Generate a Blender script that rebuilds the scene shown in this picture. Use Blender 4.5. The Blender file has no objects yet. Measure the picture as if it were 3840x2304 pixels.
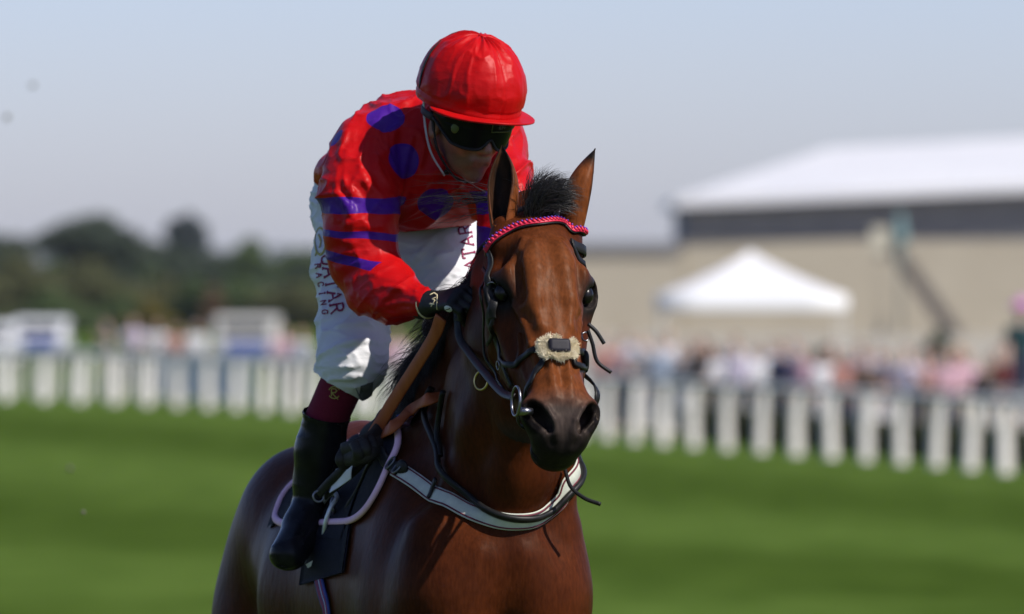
import bpy, bmesh, math, random
import numpy as np
from mathutils import Vector, Matrix
from mathutils.bvhtree import BVHTree

SC = bpy.context.scene
COL = SC.collection
random.seed(7)
RNG = np.random.default_rng(11)

# ------------------------------------------------------------------ camera
CAM = np.array((0.0, -20.0, 2.0))
FPX = 32000.0            # focal length in photo pixels (3840 wide)
HOR = 980.0              # row of the horizon
cd = bpy.data.cameras.new('camera')
cam = bpy.data.objects.new('camera', cd)
COL.objects.link(cam)
cam.location = CAM
cam.rotation_euler = (math.radians(90), 0, 0)
cd.sensor_width = 36.0
cd.lens = 36.0 * FPX / 3840.0
cd.shift_y = -(1152.0 - HOR) / 3840.0
cd.clip_start = 0.5
cd.clip_end = 6000
cd.dof.use_dof = True
cd.dof.focus_distance = 19.75
cd.dof.aperture_fstop = 5.0
SC.camera = cam

# ------------------------------------------------------------------ sky and sun
SUN_DIR = Vector((0.57, -0.40, 0.73)).normalized()     # towards the sun
SUN_EL = math.asin(SUN_DIR.z)
W = bpy.data.worlds.new('World')
SC.world = W
W.use_nodes = True
nt = W.node_tree
bg = nt.nodes['Background']
sky = nt.nodes.new('ShaderNodeTexSky')
sky.sky_type = 'NISHITA'
sky.sun_disc = False
sky.sun_elevation = SUN_EL
sky.sun_rotation = math.atan2(SUN_DIR.x, SUN_DIR.y)
sky.air_density = 0.75
sky.dust_density = 0.6
sky.ozone_density = 7.0
tint = nt.nodes.new('ShaderNodeMix')
tint.data_type = 'RGBA'
tint.blend_type = 'MULTIPLY'
tint.inputs[0].default_value = 1.0
tint.inputs[7].default_value = (1.0, 0.835, 0.875, 1)
nt.links.new(sky.outputs[0], tint.inputs[6])
nt.links.new(tint.outputs[2], bg.inputs[0])
bg.inputs[1].default_value = 0.143
sl = bpy.data.lights.new('sun', 'SUN')
sl.energy = 5.0
sl.angle = math.radians(0.55)
sl.color = (1.0, 0.95, 0.87)
so = bpy.data.objects.new('sun', sl)
COL.objects.link(so)
so.location = (20, -20, 30)
so.rotation_euler = SUN_DIR.to_track_quat('Z', 'Y').to_euler()
vs = SC.view_settings
vs.view_transform = 'Standard'
vs.look = 'None'
vs.exposure = 0.2
vs.gamma = 1.0
SC.render.film_transparent = False
SC.cycles.max_bounces = 8
SC.cycles.transparent_max_bounces = 8

# ------------------------------------------------------------------ helpers
def V(*a):
    return np.array(a, float)

def P(u, v, y):
    """photo pixel + depth (m behind the subject plane) -> world point"""
    s = (20.0 + y) / FPX
    return np.array(((u - 1920.0) * s, y, CAM[2] - (v - HOR) * s))

def pix(p):
    d = p[1] + 20.0
    return 1920 + p[0] / d * FPX, HOR + (CAM[2] - p[2]) / d * FPX

def nrm(a):
    a = np.asarray(a, float)
    return a / np.linalg.norm(a)

def smin(a, b, k):
    h = np.maximum(k - np.abs(a - b), 0.0) / k
    return np.minimum(a, b) - h * h * k * 0.25

# ---- signed distance primitives: (lo, hi, fn)
def ell(c, r, R=None):
    c = np.asarray(c, float); r = np.asarray(r, float)
    R = np.eye(3) if R is None else np.asarray(R, float)   # rows are the axes
    ext = np.sqrt(((R * r[:, None]) ** 2).sum(0))
    def fn(X, Y, Z):
        x, y, z = X - c[0], Y - c[1], Z - c[2]
        k0 = 0.0; k1 = 0.0
        for i in range(3):
            q = R[i, 0] * x + R[i, 1] * y + R[i, 2] * z
            k0 = k0 + (q / r[i]) ** 2
            k1 = k1 + (q / r[i] ** 2) ** 2
        k0 = np.sqrt(k0)
        return k0 * (k0 - 1.0) / np.maximum(np.sqrt(k1), 1e-6)
    return c - ext, c + ext, fn

def cap(a, b, ra, rb=None):
    rb = ra if rb is None else rb
    a = np.asarray(a, float); b = np.asarray(b, float)
    ab = b - a; L2 = max(ab @ ab, 1e-12)
    m = max(ra, rb)
    def fn(X, Y, Z):
        x, y, z = X - a[0], Y - a[1], Z - a[2]
        t = np.clip((x * ab[0] + y * ab[1] + z * ab[2]) / L2, 0, 1)
        return np.sqrt((x - t * ab[0]) ** 2 + (y - t * ab[1]) ** 2 + (z - t * ab[2]) ** 2) - (ra + (rb - ra) * t)
    return np.minimum(a, b) - m, np.maximum(a, b) + m, fn

def ecap(a, b, r0, r1, side):
    """capsule with elliptical section: r=(along side, across)"""
    a = np.asarray(a, float); b = np.asarray(b, float)
    ab = b - a; L = np.linalg.norm(ab); ax = ab / L
    s = np.asarray(side, float); s = nrm(s - ax * (s @ ax)); w = np.cross(ax, s)
    m = max(*r0, *r1)
    def fn(X, Y, Z):
        x, y, z = X - a[0], Y - a[1], Z - a[2]
        al = x * ax[0] + y * ax[1] + z * ax[2]
        t = np.clip(al / L, 0, 1)
        qa = al - t * L
        qs = x * s[0] + y * s[1] + z * s[2]
        qw = x * w[0] + y * w[1] + z * w[2]
        rx = r0[0] + (r1[0] - r0[0]) * t
        ry = r0[1] + (r1[1] - r0[1]) * t
        rm = np.minimum(rx, ry)
        k0 = np.sqrt((qs / rx) ** 2 + (qw / ry) ** 2 + (qa / rm) ** 2)
        k1 = np.sqrt((qs / rx ** 2) ** 2 + (qw / ry ** 2) ** 2 + (qa / rm ** 2) ** 2)
        return k0 * (k0 - 1.0) / np.maximum(k1, 1e-6)
    return np.minimum(a, b) - m, np.maximum(a, b) + m, fn

def rbox(c, half, R, r):
    c = np.asarray(c, float); half = np.asarray(half, float); R = np.asarray(R, float)
    ext = (np.abs(R) * half[:, None]).sum(0) + r
    def fn(X, Y, Z):
        x, y, z = X - c[0], Y - c[1], Z - c[2]
        o = 0.0; ins = -1e9
        for i in range(3):
            q = np.abs(R[i, 0] * x + R[i, 1] * y + R[i, 2] * z) - half[i]
            o = o + np.maximum(q, 0) ** 2
            ins = np.maximum(ins, q)
        return np.sqrt(o) + np.minimum(ins, 0) - r
    return c - ext, c + ext, fn

class Shape:
    def __init__(self): self.ops = []
    def add(self, p, k=0.02): self.ops.append((0, p, k))
    def sub(self, p, k=0.01): self.ops.append((1, p, k))
    def chain(self, pts, rad, k=0.02, k2=None):
        for i in range(len(pts) - 1):
            self.add(cap(pts[i], pts[i + 1], rad[i], rad[i + 1]), k if i == 0 or k2 is None else k2)
    def groove(self, pts, r, k=0.008):
        for i in range(len(pts) - 1):
            self.sub(cap(pts[i], pts[i + 1], r), k)
    def field(self, lo, hi, h):
        lo = np.asarray(lo, float); hi = np.asarray(hi, float)
        n = np.ceil((hi - lo) / h).astype(int) + 1
        ax = [(lo[i] + h * np.arange(n[i])).astype(np.float32) for i in range(3)]
        F = np.full(n, 0.15, np.float32)
        for kind, (plo, phi, fn), k in self.ops:
            m = k + 2 * h + (0.012 if kind == 0 else 0.004)
            i0 = np.clip(np.floor((plo - m - lo) / h).astype(int), 0, n)
            i1 = np.clip(np.ceil((phi + m - lo) / h).astype(int) + 1, 0, n)
            if (i1 <= i0).any(): continue
            sl = tuple(slice(i0[j], i1[j]) for j in range(3))
            d = fn(ax[0][sl[0]][:, None, None], ax[1][sl[1]][None, :, None], ax[2][sl[2]][None, None, :]).astype(np.float32)
            G = F[sl]
            F[sl] = smin(G, d, k) if kind == 0 else -smin(-G, d, k)
        return F, lo
    def mesh(self, lo, hi, h, smooth=2, clip=None):
        F, lo = self.field(lo, hi, h)
        v, q = surfnets(F, lo, h)
        if smooth: v = laplace(v, q, smooth)
        return v, q

def surfnets(F, lo, h):
    S = F < 0
    c = np.zeros(tuple(np.array(F.shape) - 1), np.int8)
    for dx in (0, 1):
        for dy in (0, 1):
            for dz in (0, 1):
                c += S[dx:dx + c.shape[0], dy:dy + c.shape[1], dz:dz + c.shape[2]]
    act = (c > 0) & (c < 8)
    idx = np.argwhere(act)
    imap = np.full(c.shape, -1, np.int32)
    imap[act] = np.arange(len(idx))
    acc = np.zeros((len(idx), 3)); cnt = np.zeros(len(idx))
    off = [np.array((a, b, d)) for a in (0, 1) for b in (0, 1) for d in (0, 1)]
    for o in off:
        for axi in range(3):
            if o[axi]: continue
            o2 = o.copy(); o2[axi] = 1
            p = idx + o; q = idx + o2
            f0 = F[p[:, 0], p[:, 1], p[:, 2]]; f1 = F[q[:, 0], q[:, 1], q[:, 2]]
            m = (f0 < 0) != (f1 < 0)
            t = f0[m] / (f0[m] - f1[m])
            pos = p[m].astype(float); pos[:, axi] += t
            acc[m] += pos; cnt[m] += 1
    v = acc / cnt[:, None] * h + lo
    quads = []
    for axi in range(3):
        a1, a2 = (axi + 1) % 3, (axi + 2) % 3
        s0 = [slice(None)] * 3; s1 = [slice(None)] * 3
        s0[axi] = slice(0, -1); s1[axi] = slice(1, None)
        A = S[tuple(s0)]; B = S[tuple(s1)]
        e = np.argwhere(A != B)
        ok = (e[:, a1] > 0) & (e[:, a2] > 0) & (e[:, a1] < F.shape[a1] - 1) & (e[:, a2] < F.shape[a2] - 1)
        e = e[ok]
        flip = A[e[:, 0], e[:, 1], e[:, 2]]
        q = []
        for d1, d2 in ((-1, -1), (0, -1), (0, 0), (-1, 0)):
            cidx = e.copy(); cidx[:, a1] += d1; cidx[:, a2] += d2
            q.append(imap[cidx[:, 0], cidx[:, 1], cidx[:, 2]])
        q = np.stack(q, 1)
        q[~flip] = q[~flip][:, ::-1]
        quads.append(q)
    return v, np.concatenate(quads)

def planecut(v, q, p, n, active=None):
    """remove what lies beyond the plane (side n) and snap the new edge onto it"""
    s = (v - p) @ n
    act = np.ones(len(v), bool) if active is None else active(v)
    inside = (s < 0) | ~act
    keep = inside[q].all(1)
    touched = np.unique(q[~keep])
    b = np.zeros(len(v), bool); b[touched] = True
    b &= inside & act & (s > -.012)
    v = v.copy(); v[b] -= np.outer(s[b], n)
    q = q[keep]; used = np.unique(q); m = np.full(len(v), -1); m[used] = np.arange(len(used))
    return v[used], m[q]

def edges_of(q):
    e = np.concatenate([q[:, [0, 1]], q[:, [1, 2]], q[:, [2, 3]], q[:, [3, 0]]])
    return e

def laplace(v, q, it, lam=0.5):
    e = edges_of(q)
    n = len(v)
    deg = np.bincount(e[:, 0], minlength=n) + np.bincount(e[:, 1], minlength=n)
    deg = np.maximum(deg, 1)
    for i in range(it):
        for l in (lam, -lam * 0.96):
            s = np.stack([np.bincount(e[:, 0], v[e[:, 1], j], n) + np.bincount(e[:, 1], v[e[:, 0], j], n) for j in range(3)], 1)
            v = v + l * (s / deg[:, None] - v)
    return v

def vnormals(v, q):
    d1 = v[q[:, 2]] - v[q[:, 0]]; d2 = v[q[:, 3]] - v[q[:, 1]]
    fn = np.cross(d1, d2)
    n = len(v); out = np.zeros((n, 3))
    for c in range(4):
        for j in range(3):
            out[:, j] += np.bincount(q[:, c], fn[:, j], n)
    return out / np.maximum(np.linalg.norm(out, axis=1), 1e-12)[:, None]

# ---- smooth value noise for geometry
_PERM = RNG.permutation(4096)
_VAL = RNG.random(4096) * 2 - 1
def vnoise(p):
    i = np.floor(p).astype(int); f = p - i
    f = f * f * (3 - 2 * f)
    out = 0
    for dx in (0, 1):
        for dy in (0, 1):
            for dz in (0, 1):
                hsh = _PERM[(_PERM[(_PERM[(i[:, 0] + dx) & 4095] + i[:, 1] + dy) & 4095] + i[:, 2] + dz) & 4095]
                w = (f[:, 0] if dx else 1 - f[:, 0]) * (f[:, 1] if dy else 1 - f[:, 1]) * (f[:, 2] if dz else 1 - f[:, 2])
                out = out + w * _VAL[hsh]
    return out

def ridge(p):
    return 1.0 - np.abs(vnoise(p))

# ---- objects
def mesh_data(name, v, f):
    me = bpy.data.meshes.new(name)
    if isinstance(f, np.ndarray):
        v = np.asarray(v, np.float32)
        me.vertices.add(len(v)); me.vertices.foreach_set('co', v.ravel())
        k = f.shape[1]
        me.loops.add(f.size); me.loops.foreach_set('vertex_index', f.astype(np.int32).ravel())
        me.polygons.add(len(f))
        me.polygons.foreach_set('loop_start', np.arange(0, f.size, k, dtype=np.int32))
        me.update(calc_edges=True)
        me.validate()
    else:
        me.from_pydata([tuple(map(float, p)) for p in v], [], [tuple(int(i) for i in q) for q in f])
        me.update()
    return me

def link(name, me, mat=None, parent=None, smooth=True):
    o = bpy.data.objects.new(name, me)
    COL.objects.link(o)
    if mat is not None and not me.materials:
        me.materials.append(mat)
    if smooth:
        me.polygons.foreach_set('use_smooth', np.ones(len(me.polygons), bool))
    if parent is not None:
        o.parent = parent
        o.matrix_parent_inverse = Matrix.Translation(parent.location).inverted() if parent.type == 'EMPTY' else Matrix.Identity(4)
    return o

def obj(name, v, f, mat, parent=None, smooth=True, col=None):
    me = mesh_data(name, v, f)
    if col is not None:
        at = me.color_attributes.new('Col', 'FLOAT_COLOR', 'POINT')
        c = np.ones((len(v), 4), np.float32); c[:, :3] = col
        at.data.foreach_set('color', c.ravel())
    return link(name, me, mat, parent, smooth)

def empty(name, loc):
    o = bpy.data.objects.new(name, None)
    COL.objects.link(o)
    o.location = Vector([float(c) for c in loc])
    o.empty_display_size = 0.1
    return o

def tag(o, label=None, cat=None, group=None, kind=None):
    if label: o['label'] = label
    if cat: o['category'] = cat
    if group: o['group'] = group
    if kind: o['kind'] = kind
    return o

def frames(pts):
    pts = np.asarray(pts, float)
    t = np.gradient(pts, axis=0)
    t /= np.maximum(np.linalg.norm(t, axis=1), 1e-9)[:, None]
    return t

def catmull(pts, n):
    """smooth curve through points, n samples per span"""
    pts = np.asarray(pts, float)
    p = np.concatenate([[2 * pts[0] - pts[1]], pts, [2 * pts[-1] - pts[-2]]])
    out = []
    for i in range(1, len(p) - 2):
        for j in range(n):
            t = j / n
            out.append(0.5 * (2 * p[i] + (p[i + 1] - p[i - 1]) * t + (2 * p[i - 1] - 5 * p[i] + 4 * p[i + 1] - p[i + 2]) * t * t + (3 * p[i] - p[i - 1] - 3 * p[i + 1] + p[i + 2]) * t ** 3))
    out.append(p[-2])
    return np.array(out)

def tube(pts, r, n=8, flat=1.0, up=None):
    """closed tube along points; r scalar or list; flat squeezes along up"""
    pts = np.asarray(pts, float)
    t = frames(pts)
    r = np.broadcast_to(np.asarray(r, float), (len(pts),))
    u = np.array((0, 0, 1.0)) if up is None else np.asarray(up, float)
    v = []; prev = None
    for i in range(len(pts)):
        uu = u[i] if u.ndim == 2 else (u if prev is None else prev)
        a = uu - t[i] * (uu @ t[i])
        if np.linalg.norm(a) < 1e-4: a = np.cross(t[i], (1, 0, 0.3))
        a = nrm(a); prev = a if u.ndim == 1 else None
        b = np.cross(t[i], a)
        for k in range(n):
            an = 2 * math.pi * k / n
            v.append(pts[i] + r[i] * (math.cos(an) * a * flat + math.sin(an) * b))
    f = []
    for i in range(len(pts) - 1):
        for k in range(n):
            f.append((i * n + k, i * n + (k + 1) % n, (i + 1) * n + (k + 1) % n, (i + 1) * n + k))
    f.append(tuple(range(n - 1, -1, -1)))
    f.append(tuple((len(pts) - 1) * n + k for k in range(n)))
    return v, f

def strap(pts, nor, width, thick, bev=0.25):
    """flat leather strap: pts centre line, nor outward normals; width scalar or list"""
    pts = np.asarray(pts, float); t = frames(pts)
    width = np.broadcast_to(np.asarray(width, float), (len(pts),))
    v = []; f = []
    m = 8
    for i in range(len(pts)):
        n = np.asarray(nor[i], float); n = nrm(n - t[i] * (n @ t[i]))
        b = np.cross(t[i], n)
        w = width[i] / 2; c = min(w * 0.3, thick * 0.5)
        prof = [(-w + c, thick), (-w, thick * .5 ), (-w, 0), (-w + c, -thick * .3), (w - c, -thick * .3), (w, 0), (w, thick * .5), (w - c, thick)]
        for x, y in prof: v.append(pts[i] + b * x + n * y)
    for i in range(len(pts) - 1):
        for k in range(m):
            f.append((i * m + k, (i + 1) * m + k, (i + 1) * m + (k + 1) % m, i * m + (k + 1) % m))
    f.append(tuple(range(m))); f.append(tuple((len(pts) - 1) * m + k for k in range(m - 1, -1, -1)))
    return v, f

def join(*parts):
    v = []; f = []
    for pv, pf in parts:
        o = len(v); v += [tuple(p) for p in pv]; f += [tuple(i + o for i in q) for q in pf]
    return v, f

def box(c, h, R=None):
    R = np.eye(3) if R is None else np.asarray(R, float)
    c = np.asarray(c, float)
    v = []
    for sx in (-1, 1):
        for sy in (-1, 1):
            for sz in (-1, 1):
                v.append(c + R[0] * sx * h[0] + R[1] * sy * h[1] + R[2] * sz * h[2])
    return v, [(0, 1, 3, 2), (4, 6, 7, 5), (0, 4, 5, 1), (2, 3, 7, 6), (0, 2, 6, 4), (1, 5, 7, 3)]

def ico(c, r, R=np.eye(3), n=3):
    bm = bmesh.new(); bmesh.ops.create_icosphere(bm, subdivisions=n, radius=1)
    v = np.array([x.co for x in bm.verts]); f = [tuple(q.index for q in p.verts) for p in bm.faces]; bm.free()
    return np.asarray(c) + (v * np.asarray(r)) @ np.asarray(R), f

def hairs(name, curves, w0, mat, parent=None, taper=True, kind=None):
    """strands as thin three-sided tapering blades, one mesh"""
    vs, fs = [], []
    off = 0
    for c in curves:
        c = np.asarray(c, float); n = len(c)
        t = frames(c)
        ref = nrm(RNG.normal(size=3))
        a = np.cross(t, ref); a /= np.maximum(np.linalg.norm(a, axis=1), 1e-6)[:, None]
        b = np.cross(t, a)
        s = np.linspace(0, 1, n)
        r = w0 * (1 - 0.85 * s ** 2) if taper else np.full(n, w0)
        ring = np.stack([c + (a * math.cos(k * 2.094) + b * math.sin(k * 2.094)) * r[:, None] for k in range(3)], 1)
        vs.append(ring.reshape(-1, 3))
        i = np.arange(n - 1)[:, None] * 3 + off
        q = np.concatenate([np.concatenate([i + k, i + (k + 1) % 3, i + 3 + (k + 1) % 3, i + 3 + k], 1) for k in range(3)])
        fs.append(q); off += n * 3
    o = obj(name, np.concatenate(vs), np.concatenate(fs), mat, parent)
    if kind: o['kind'] = kind
    return o

def foldset(S, surf, lst, k=.016, sink=.55):
    """cloth folds laid on the base surface: (u,v) paths, ridge radius"""
    for pts, r in lst:
        q = []
        for (u, v) in pts:
            h = surf.ray(u, v, 0)
            if h is None: continue
            q.append(h[0] - h[1] * r * sink)
        if len(q) < 2: continue
        q = catmull(q, 3); n = len(q)
        rr = [r * (.35 + .65 * math.sin(math.pi * (i + .5) / n)) for i in range(n)]
        S.chain(q, rr, k, .004)

class Surf:
    """a built surface that straps and prints can be laid on"""
    def __init__(self, v, q):
        self.v = np.asarray(v); self.q = q
        self.bvh = BVHTree.FromPolygons([tuple(p) for p in np.asarray(v, float)], [tuple(map(int, f)) for f in q])
    def ray(self, u, v, lift=0.002, miss=None):
        d = Vector(P(u, v, 0) - CAM).normalized()
        loc, n, i, dist = self.bvh.ray_cast(Vector(CAM), d)
        if loc is None:
            if miss is None: return None
            pt = P(u, v, miss)
            return self.near(pt, lift)
        if n.dot(d) > 0: n = -n
        return np.array(loc + n * lift), np.array(n)
    def near(self, p, lift=0.002):
        loc, n, i, dist = self.bvh.find_nearest(Vector([float(c) for c in p]))
        return np.array(loc + n * lift), np.array(n)

def on_surf(surf, pts, lift=0.003, n=6, sm=3):
    """pts: (u,v) on the visible side or 3-D points -> smoothed curve on the surface with normals"""
    base = []
    for p in pts:
        if len(p) == 2:
            r = surf.ray(p[0], p[1], 0, miss=0.1)
            base.append(r[0])
        else:
            base.append(surf.near(p, 0)[0])
    c = catmull(base, n)
    out = np.array([np.concatenate(surf.near(p, lift)) for p in c])
    q, nn = out[:, :3], out[:, 3:]
    for i in range(sm):
        q[1:-1] = (q[:-2] + q[1:-1] * 2 + q[2:]) / 4
        nn[1:-1] = (nn[:-2] + nn[1:-1] * 2 + nn[2:]) / 4
    # keep it above the surface
    for i in range(len(q)):
        s, sn = surf.near(q[i], 0)
        d = (q[i] - s) @ sn
        if d < lift: q[i] += sn * (lift - d)
    return q, nn / np.linalg.norm(nn, axis=1)[:, None]

# ---- materials
def mat_new(name):
    m = bpy.data.materials.new(name)
    m.use_nodes = True
    t = m.node_tree
    return m, t, t.nodes['Principled BSDF']

def node(t, typ, **kw):
    n = t.nodes.new(typ)
    for k, v in kw.items(): setattr(n, k, v)
    return n

def add_bump(t, b, scale, strength, dist, detail=3, stretch=None, coords='Object', kind='noise'):
    tc = node(t, 'ShaderNodeTexCoord')
    src = tc.outputs[coords]
    if stretch:
        mp = node(t, 'ShaderNodeMapping'); mp.inputs['Scale'].default_value = stretch
        t.links.new(src, mp.inputs[0]); src = mp.outputs[0]
    n = node(t, 'ShaderNodeTexNoise'); n.inputs['Scale'].default_value = scale; n.inputs['Detail'].default_value = detail
    t.links.new(src, n.inputs[0])
    bp = node(t, 'ShaderNodeBump'); bp.inputs['Strength'].default_value = strength; bp.inputs['Distance'].default_value = dist
    t.links.new(n.outputs[0], bp.inputs['Height'])
    prev = b.inputs['Normal'].links[0].from_socket if b.inputs['Normal'].links else None
    if prev: t.links.new(prev, bp.inputs['Normal'])
    t.links.new(bp.outputs[0], b.inputs['Normal'])
    return n

def mottled(name, c1, c2, scale=8, rough=0.6, spec=0.4, bump=None, metal=0.0, sheen=0.0, detail=4, stretch=None, coat=0.0):
    m, t, b = mat_new(name)
    tc = node(t, 'ShaderNodeTexCoord')
    n = node(t, 'ShaderNodeTexNoise'); n.inputs['Scale'].default_value = scale; n.inputs['Detail'].default_value = detail
    src = tc.outputs['Object']
    if stretch:
        mp = node(t, 'ShaderNodeMapping'); mp.inputs['Scale'].default_value = stretch
        t.links.new(src, mp.inputs[0]); src = mp.outputs[0]
    t.links.new(src, n.inputs[0])
    r = node(t, 'ShaderNodeValToRGB')
    r.color_ramp.elements[0].position = 0.3; r.color_ramp.elements[1].position = 0.7
    r.color_ramp.elements[0].color = (*c1, 1); r.color_ramp.elements[1].color = (*c2, 1)
    t.links.new(n.outputs[0], r.inputs[0]); t.links.new(r.outputs[0], b.inputs['Base Color'])
    b.inputs['Roughness'].default_value = rough
    b.inputs['Specular IOR Level'].default_value = spec
    b.inputs['Metallic'].default_value = metal
    b.inputs['Sheen Weight'].default_value = sheen
    b.inputs['Coat Weight'].default_value = coat
    if bump: add_bump(t, b, *bump)
    return m
# ================================================================== ground
GZ = -1.2
def ground_z(d):                             # d = distance from the camera
    t = np.clip((np.asarray(d, float) - 26) / (108 - 26), 0, 1)
    return GZ * (t * t * (3 - 2 * t) * .35 + t * .65)
def GP(u, v):
    """point of the flat far ground seen at a pixel"""
    d = FPX * (CAM[2] - GZ) / (v - HOR)
    return np.array(((u - 1920) / FPX * d, d - 20, GZ))
def at_d(u, d, z): return np.array(((u - 1920) / FPX * d, d - 20.0, z))
def zpx(v, d): return CAM[2] - (v - HOR) * d / FPX

ys = np.concatenate([np.linspace(-80, 8, 12), np.linspace(10, 130, 90), np.linspace(135, 400, 30), np.geomspace(420, 4500, 20)])
xs = np.concatenate([-np.geomspace(2500, 60, 12), np.linspace(-50, 50, 51), np.geomspace(60, 2500, 12)])
gv = np.array([(x, y, ground_z(y + 20) + .012 * math.sin(x * .9 + y * .31)) for y in ys for x in xs])
nx = len(xs)
gf = np.array([(j * nx + i, j * nx + i + 1, (j + 1) * nx + i + 1, (j + 1) * nx + i) for j in range(len(ys) - 1) for i in range(nx - 1)])
m, t, b = mat_new('mown_turf')
tc = node(t, 'ShaderNodeTexCoord')
# mowing bands run along the course, bent a little by noise
sd = nrm((GP(0, 1790) - GP(3840, 2235)) * np.array((1, 1, 0)))
pn = np.array((sd[1], -sd[0], 0))
if pn[1] < 0: pn = -pn
n1 = node(t, 'ShaderNodeTexNoise'); n1.inputs['Scale'].default_value = .10; n1.inputs['Detail'].default_value = 3
t.links.new(tc.outputs['Object'], n1.inputs[0])
dt = node(t, 'ShaderNodeVectorMath', operation='DOT_PRODUCT'); t.links.new(tc.outputs['Object'], dt.inputs[0]); dt.inputs[1].default_value = tuple(pn)
ad = node(t, 'ShaderNodeMath', operation='MULTIPLY_ADD'); t.links.new(n1.outputs[0], ad.inputs[0]); ad.inputs[1].default_value = 3.0; t.links.new(dt.outputs['Value'], ad.inputs[2])
sn = node(t, 'ShaderNodeMath', operation='MULTIPLY_ADD'); t.links.new(ad.outputs[0], sn.inputs[0]); sn.inputs[1].default_value = 2 * math.pi / 12.5; sn.inputs[2].default_value = 1.5
si = node(t, 'ShaderNodeMath', operation='SINE'); t.links.new(sn.outputs[0], si.inputs[0])
mr = node(t, 'ShaderNodeMapRange'); mr.inputs[1].default_value = -.8; mr.inputs[2].default_value = .8; t.links.new(si.outputs[0], mr.inputs[0])
cm = node(t, 'ShaderNodeMix', data_type='RGBA'); cm.inputs[6].default_value = (.044, .078, .0115, 1); cm.inputs[7].default_value = (.068, .114, .0205, 1)
t.links.new(mr.outputs[0], cm.inputs[0])
n2 = node(t, 'ShaderNodeTexNoise'); n2.inputs['Scale'].default_value = .8; n2.inputs['Detail'].default_value = 6
mp = node(t, 'ShaderNodeMapping'); mp.inputs['Scale'].default_value = (1.6, .35, 1); t.links.new(tc.outputs['Object'], mp.inputs[0]); t.links.new(mp.outputs[0], n2.inputs[0])
rr = node(t, 'ShaderNodeValToRGB'); rr.color_ramp.elements[0].position = .25; rr.color_ramp.elements[1].position = .75
rr.color_ramp.elements[0].color = (.74, .77, .70, 1); rr.color_ramp.elements[1].color = (1.24, 1.18, 1.28, 1)
t.links.new(n2.outputs[0], rr.inputs[0])
m2 = node(t, 'ShaderNodeMix', data_type='RGBA', blend_type='MULTIPLY'); m2.inputs[0].default_value = 1
t.links.new(cm.outputs[2], m2.inputs[6]); t.links.new(rr.outputs[0], m2.inputs[7])
n3 = node(t, 'ShaderNodeTexNoise'); n3.inputs['Scale'].default_value = 14; n3.inputs['Detail'].default_value = 6
t.links.new(tc.outputs['Object'], n3.inputs[0])
r3 = node(t, 'ShaderNodeValToRGB'); r3.color_ramp.elements[0].color = (.6, .6, .6, 1); r3.color_ramp.elements[1].color = (1.4, 1.4, 1.4, 1)
t.links.new(n3.outputs[0], r3.inputs[0])
m3 = node(t, 'ShaderNodeMix', data_type='RGBA', blend_type='MULTIPLY'); m3.inputs[0].default_value = .6
t.links.new(m2.outputs[2], m3.inputs[6]); t.links.new(r3.outputs[0], m3.inputs[7]); t.links.new(m3.outputs[2], b.inputs['Base Color'])
b.inputs['Roughness'].default_value = .9; b.inputs['Specular IOR Level'].default_value = .0
add_bump(t, b, 30, .5, .03, 5)
tag(obj('grass', gv, gf, m), kind='structure')

# ================================================================== running rails
M_RAIL = mottled('white_plastic', (.62, .59, .54), (.74, .71, .655), 3, .45, .4)
M_RAIL2 = mottled('weathered_white', (.52, .51, .48), (.62, .61, .58), 3, .55, .3)
def arc_pts(c, step):
    d = np.concatenate([[0], np.cumsum(np.linalg.norm(np.diff(c, axis=0), axis=1))])
    s = np.arange(0, d[-1], step)
    return np.stack([np.interp(s, d, c[:, j]) for j in range(3)], 1)
def rail_fence(name, label, anchors, step, h, w, mat, back, lean=.08, start=0.0):
    c = catmull([GP(u, v) for u, v in anchors], 24)
    tt = frames(c); nn = np.stack([-tt[:, 1], tt[:, 0], 0 * tt[:, 0]], 1)
    if nn[0][1] < 0: nn = -nn
    c = c + nn * back
    p = arc_pts(c, step)
    root = empty(name, p[len(p) // 2]); tag(root, label, 'fence')
    # one post mesh, shared: tapering post that leans back to carry the rail
    a = V(0, 0, -.05)
    prof = [(0, 0, w), (0.0, .55 * h, w * .9), (-lean * .6, .85 * h, w * .8), (-lean, h, w * .6)]
    v = []; f = []
    for (yy, zz, ww) in prof:
        for sx, sy in ((-1, -1), (1, -1), (1, 1), (-1, 1)): v.append((sx * ww / 2, yy + sy * ww * .35, zz - .03))
    for i in range(3):
        for k in range(4): f.append((i * 4 + k, i * 4 + (k + 1) % 4, i * 4 + 4 + (k + 1) % 4, i * 4 + 4 + k))
    f += [(3, 2, 1, 0), (12, 13, 14, 15)]
    me = mesh_data('post', v, f); me.materials.append(mat)
    for q in p:
        o = bpy.data.objects.new('post', me); COL.objects.link(o); o.parent = root
        o.matrix_parent_inverse = Matrix.Translation(root.location).inverted(); o.location = q
        o.rotation_euler = (RNG.normal() * .02, RNG.normal() * .025, .55 + RNG.normal() * .12); o.scale = (RNG.uniform(.9, 1.1), 1, RNG.uniform(.97, 1.03))
    cc = arc_pts(c, 1.0) + V(0, -lean, h)
    v, f = tube(cc, w * .28, 8); obj('top_rail', v, f, mat, root)
    if h > 1.0 and back < .5: pass
    return p
ANCH = [(4300, 1832), (3840, 1785), (3450, 1748), (3050, 1714), (2400, 1662), (1700, 1598), (1100, 1553), (560, 1523), (30, 1502), (-500, 1486)]
FP = rail_fence('running_rail', 'white running rail with leaning posts along the far edge of the turf', ANCH, 2.08, 1.10, .20, M_RAIL, 0.0)
FP2 = rail_fence('crowd_barrier', 'greyer second white rail standing behind the running rail', ANCH, .92, 1.12, .12, M_RAIL2, 2.6, .02)
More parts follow.
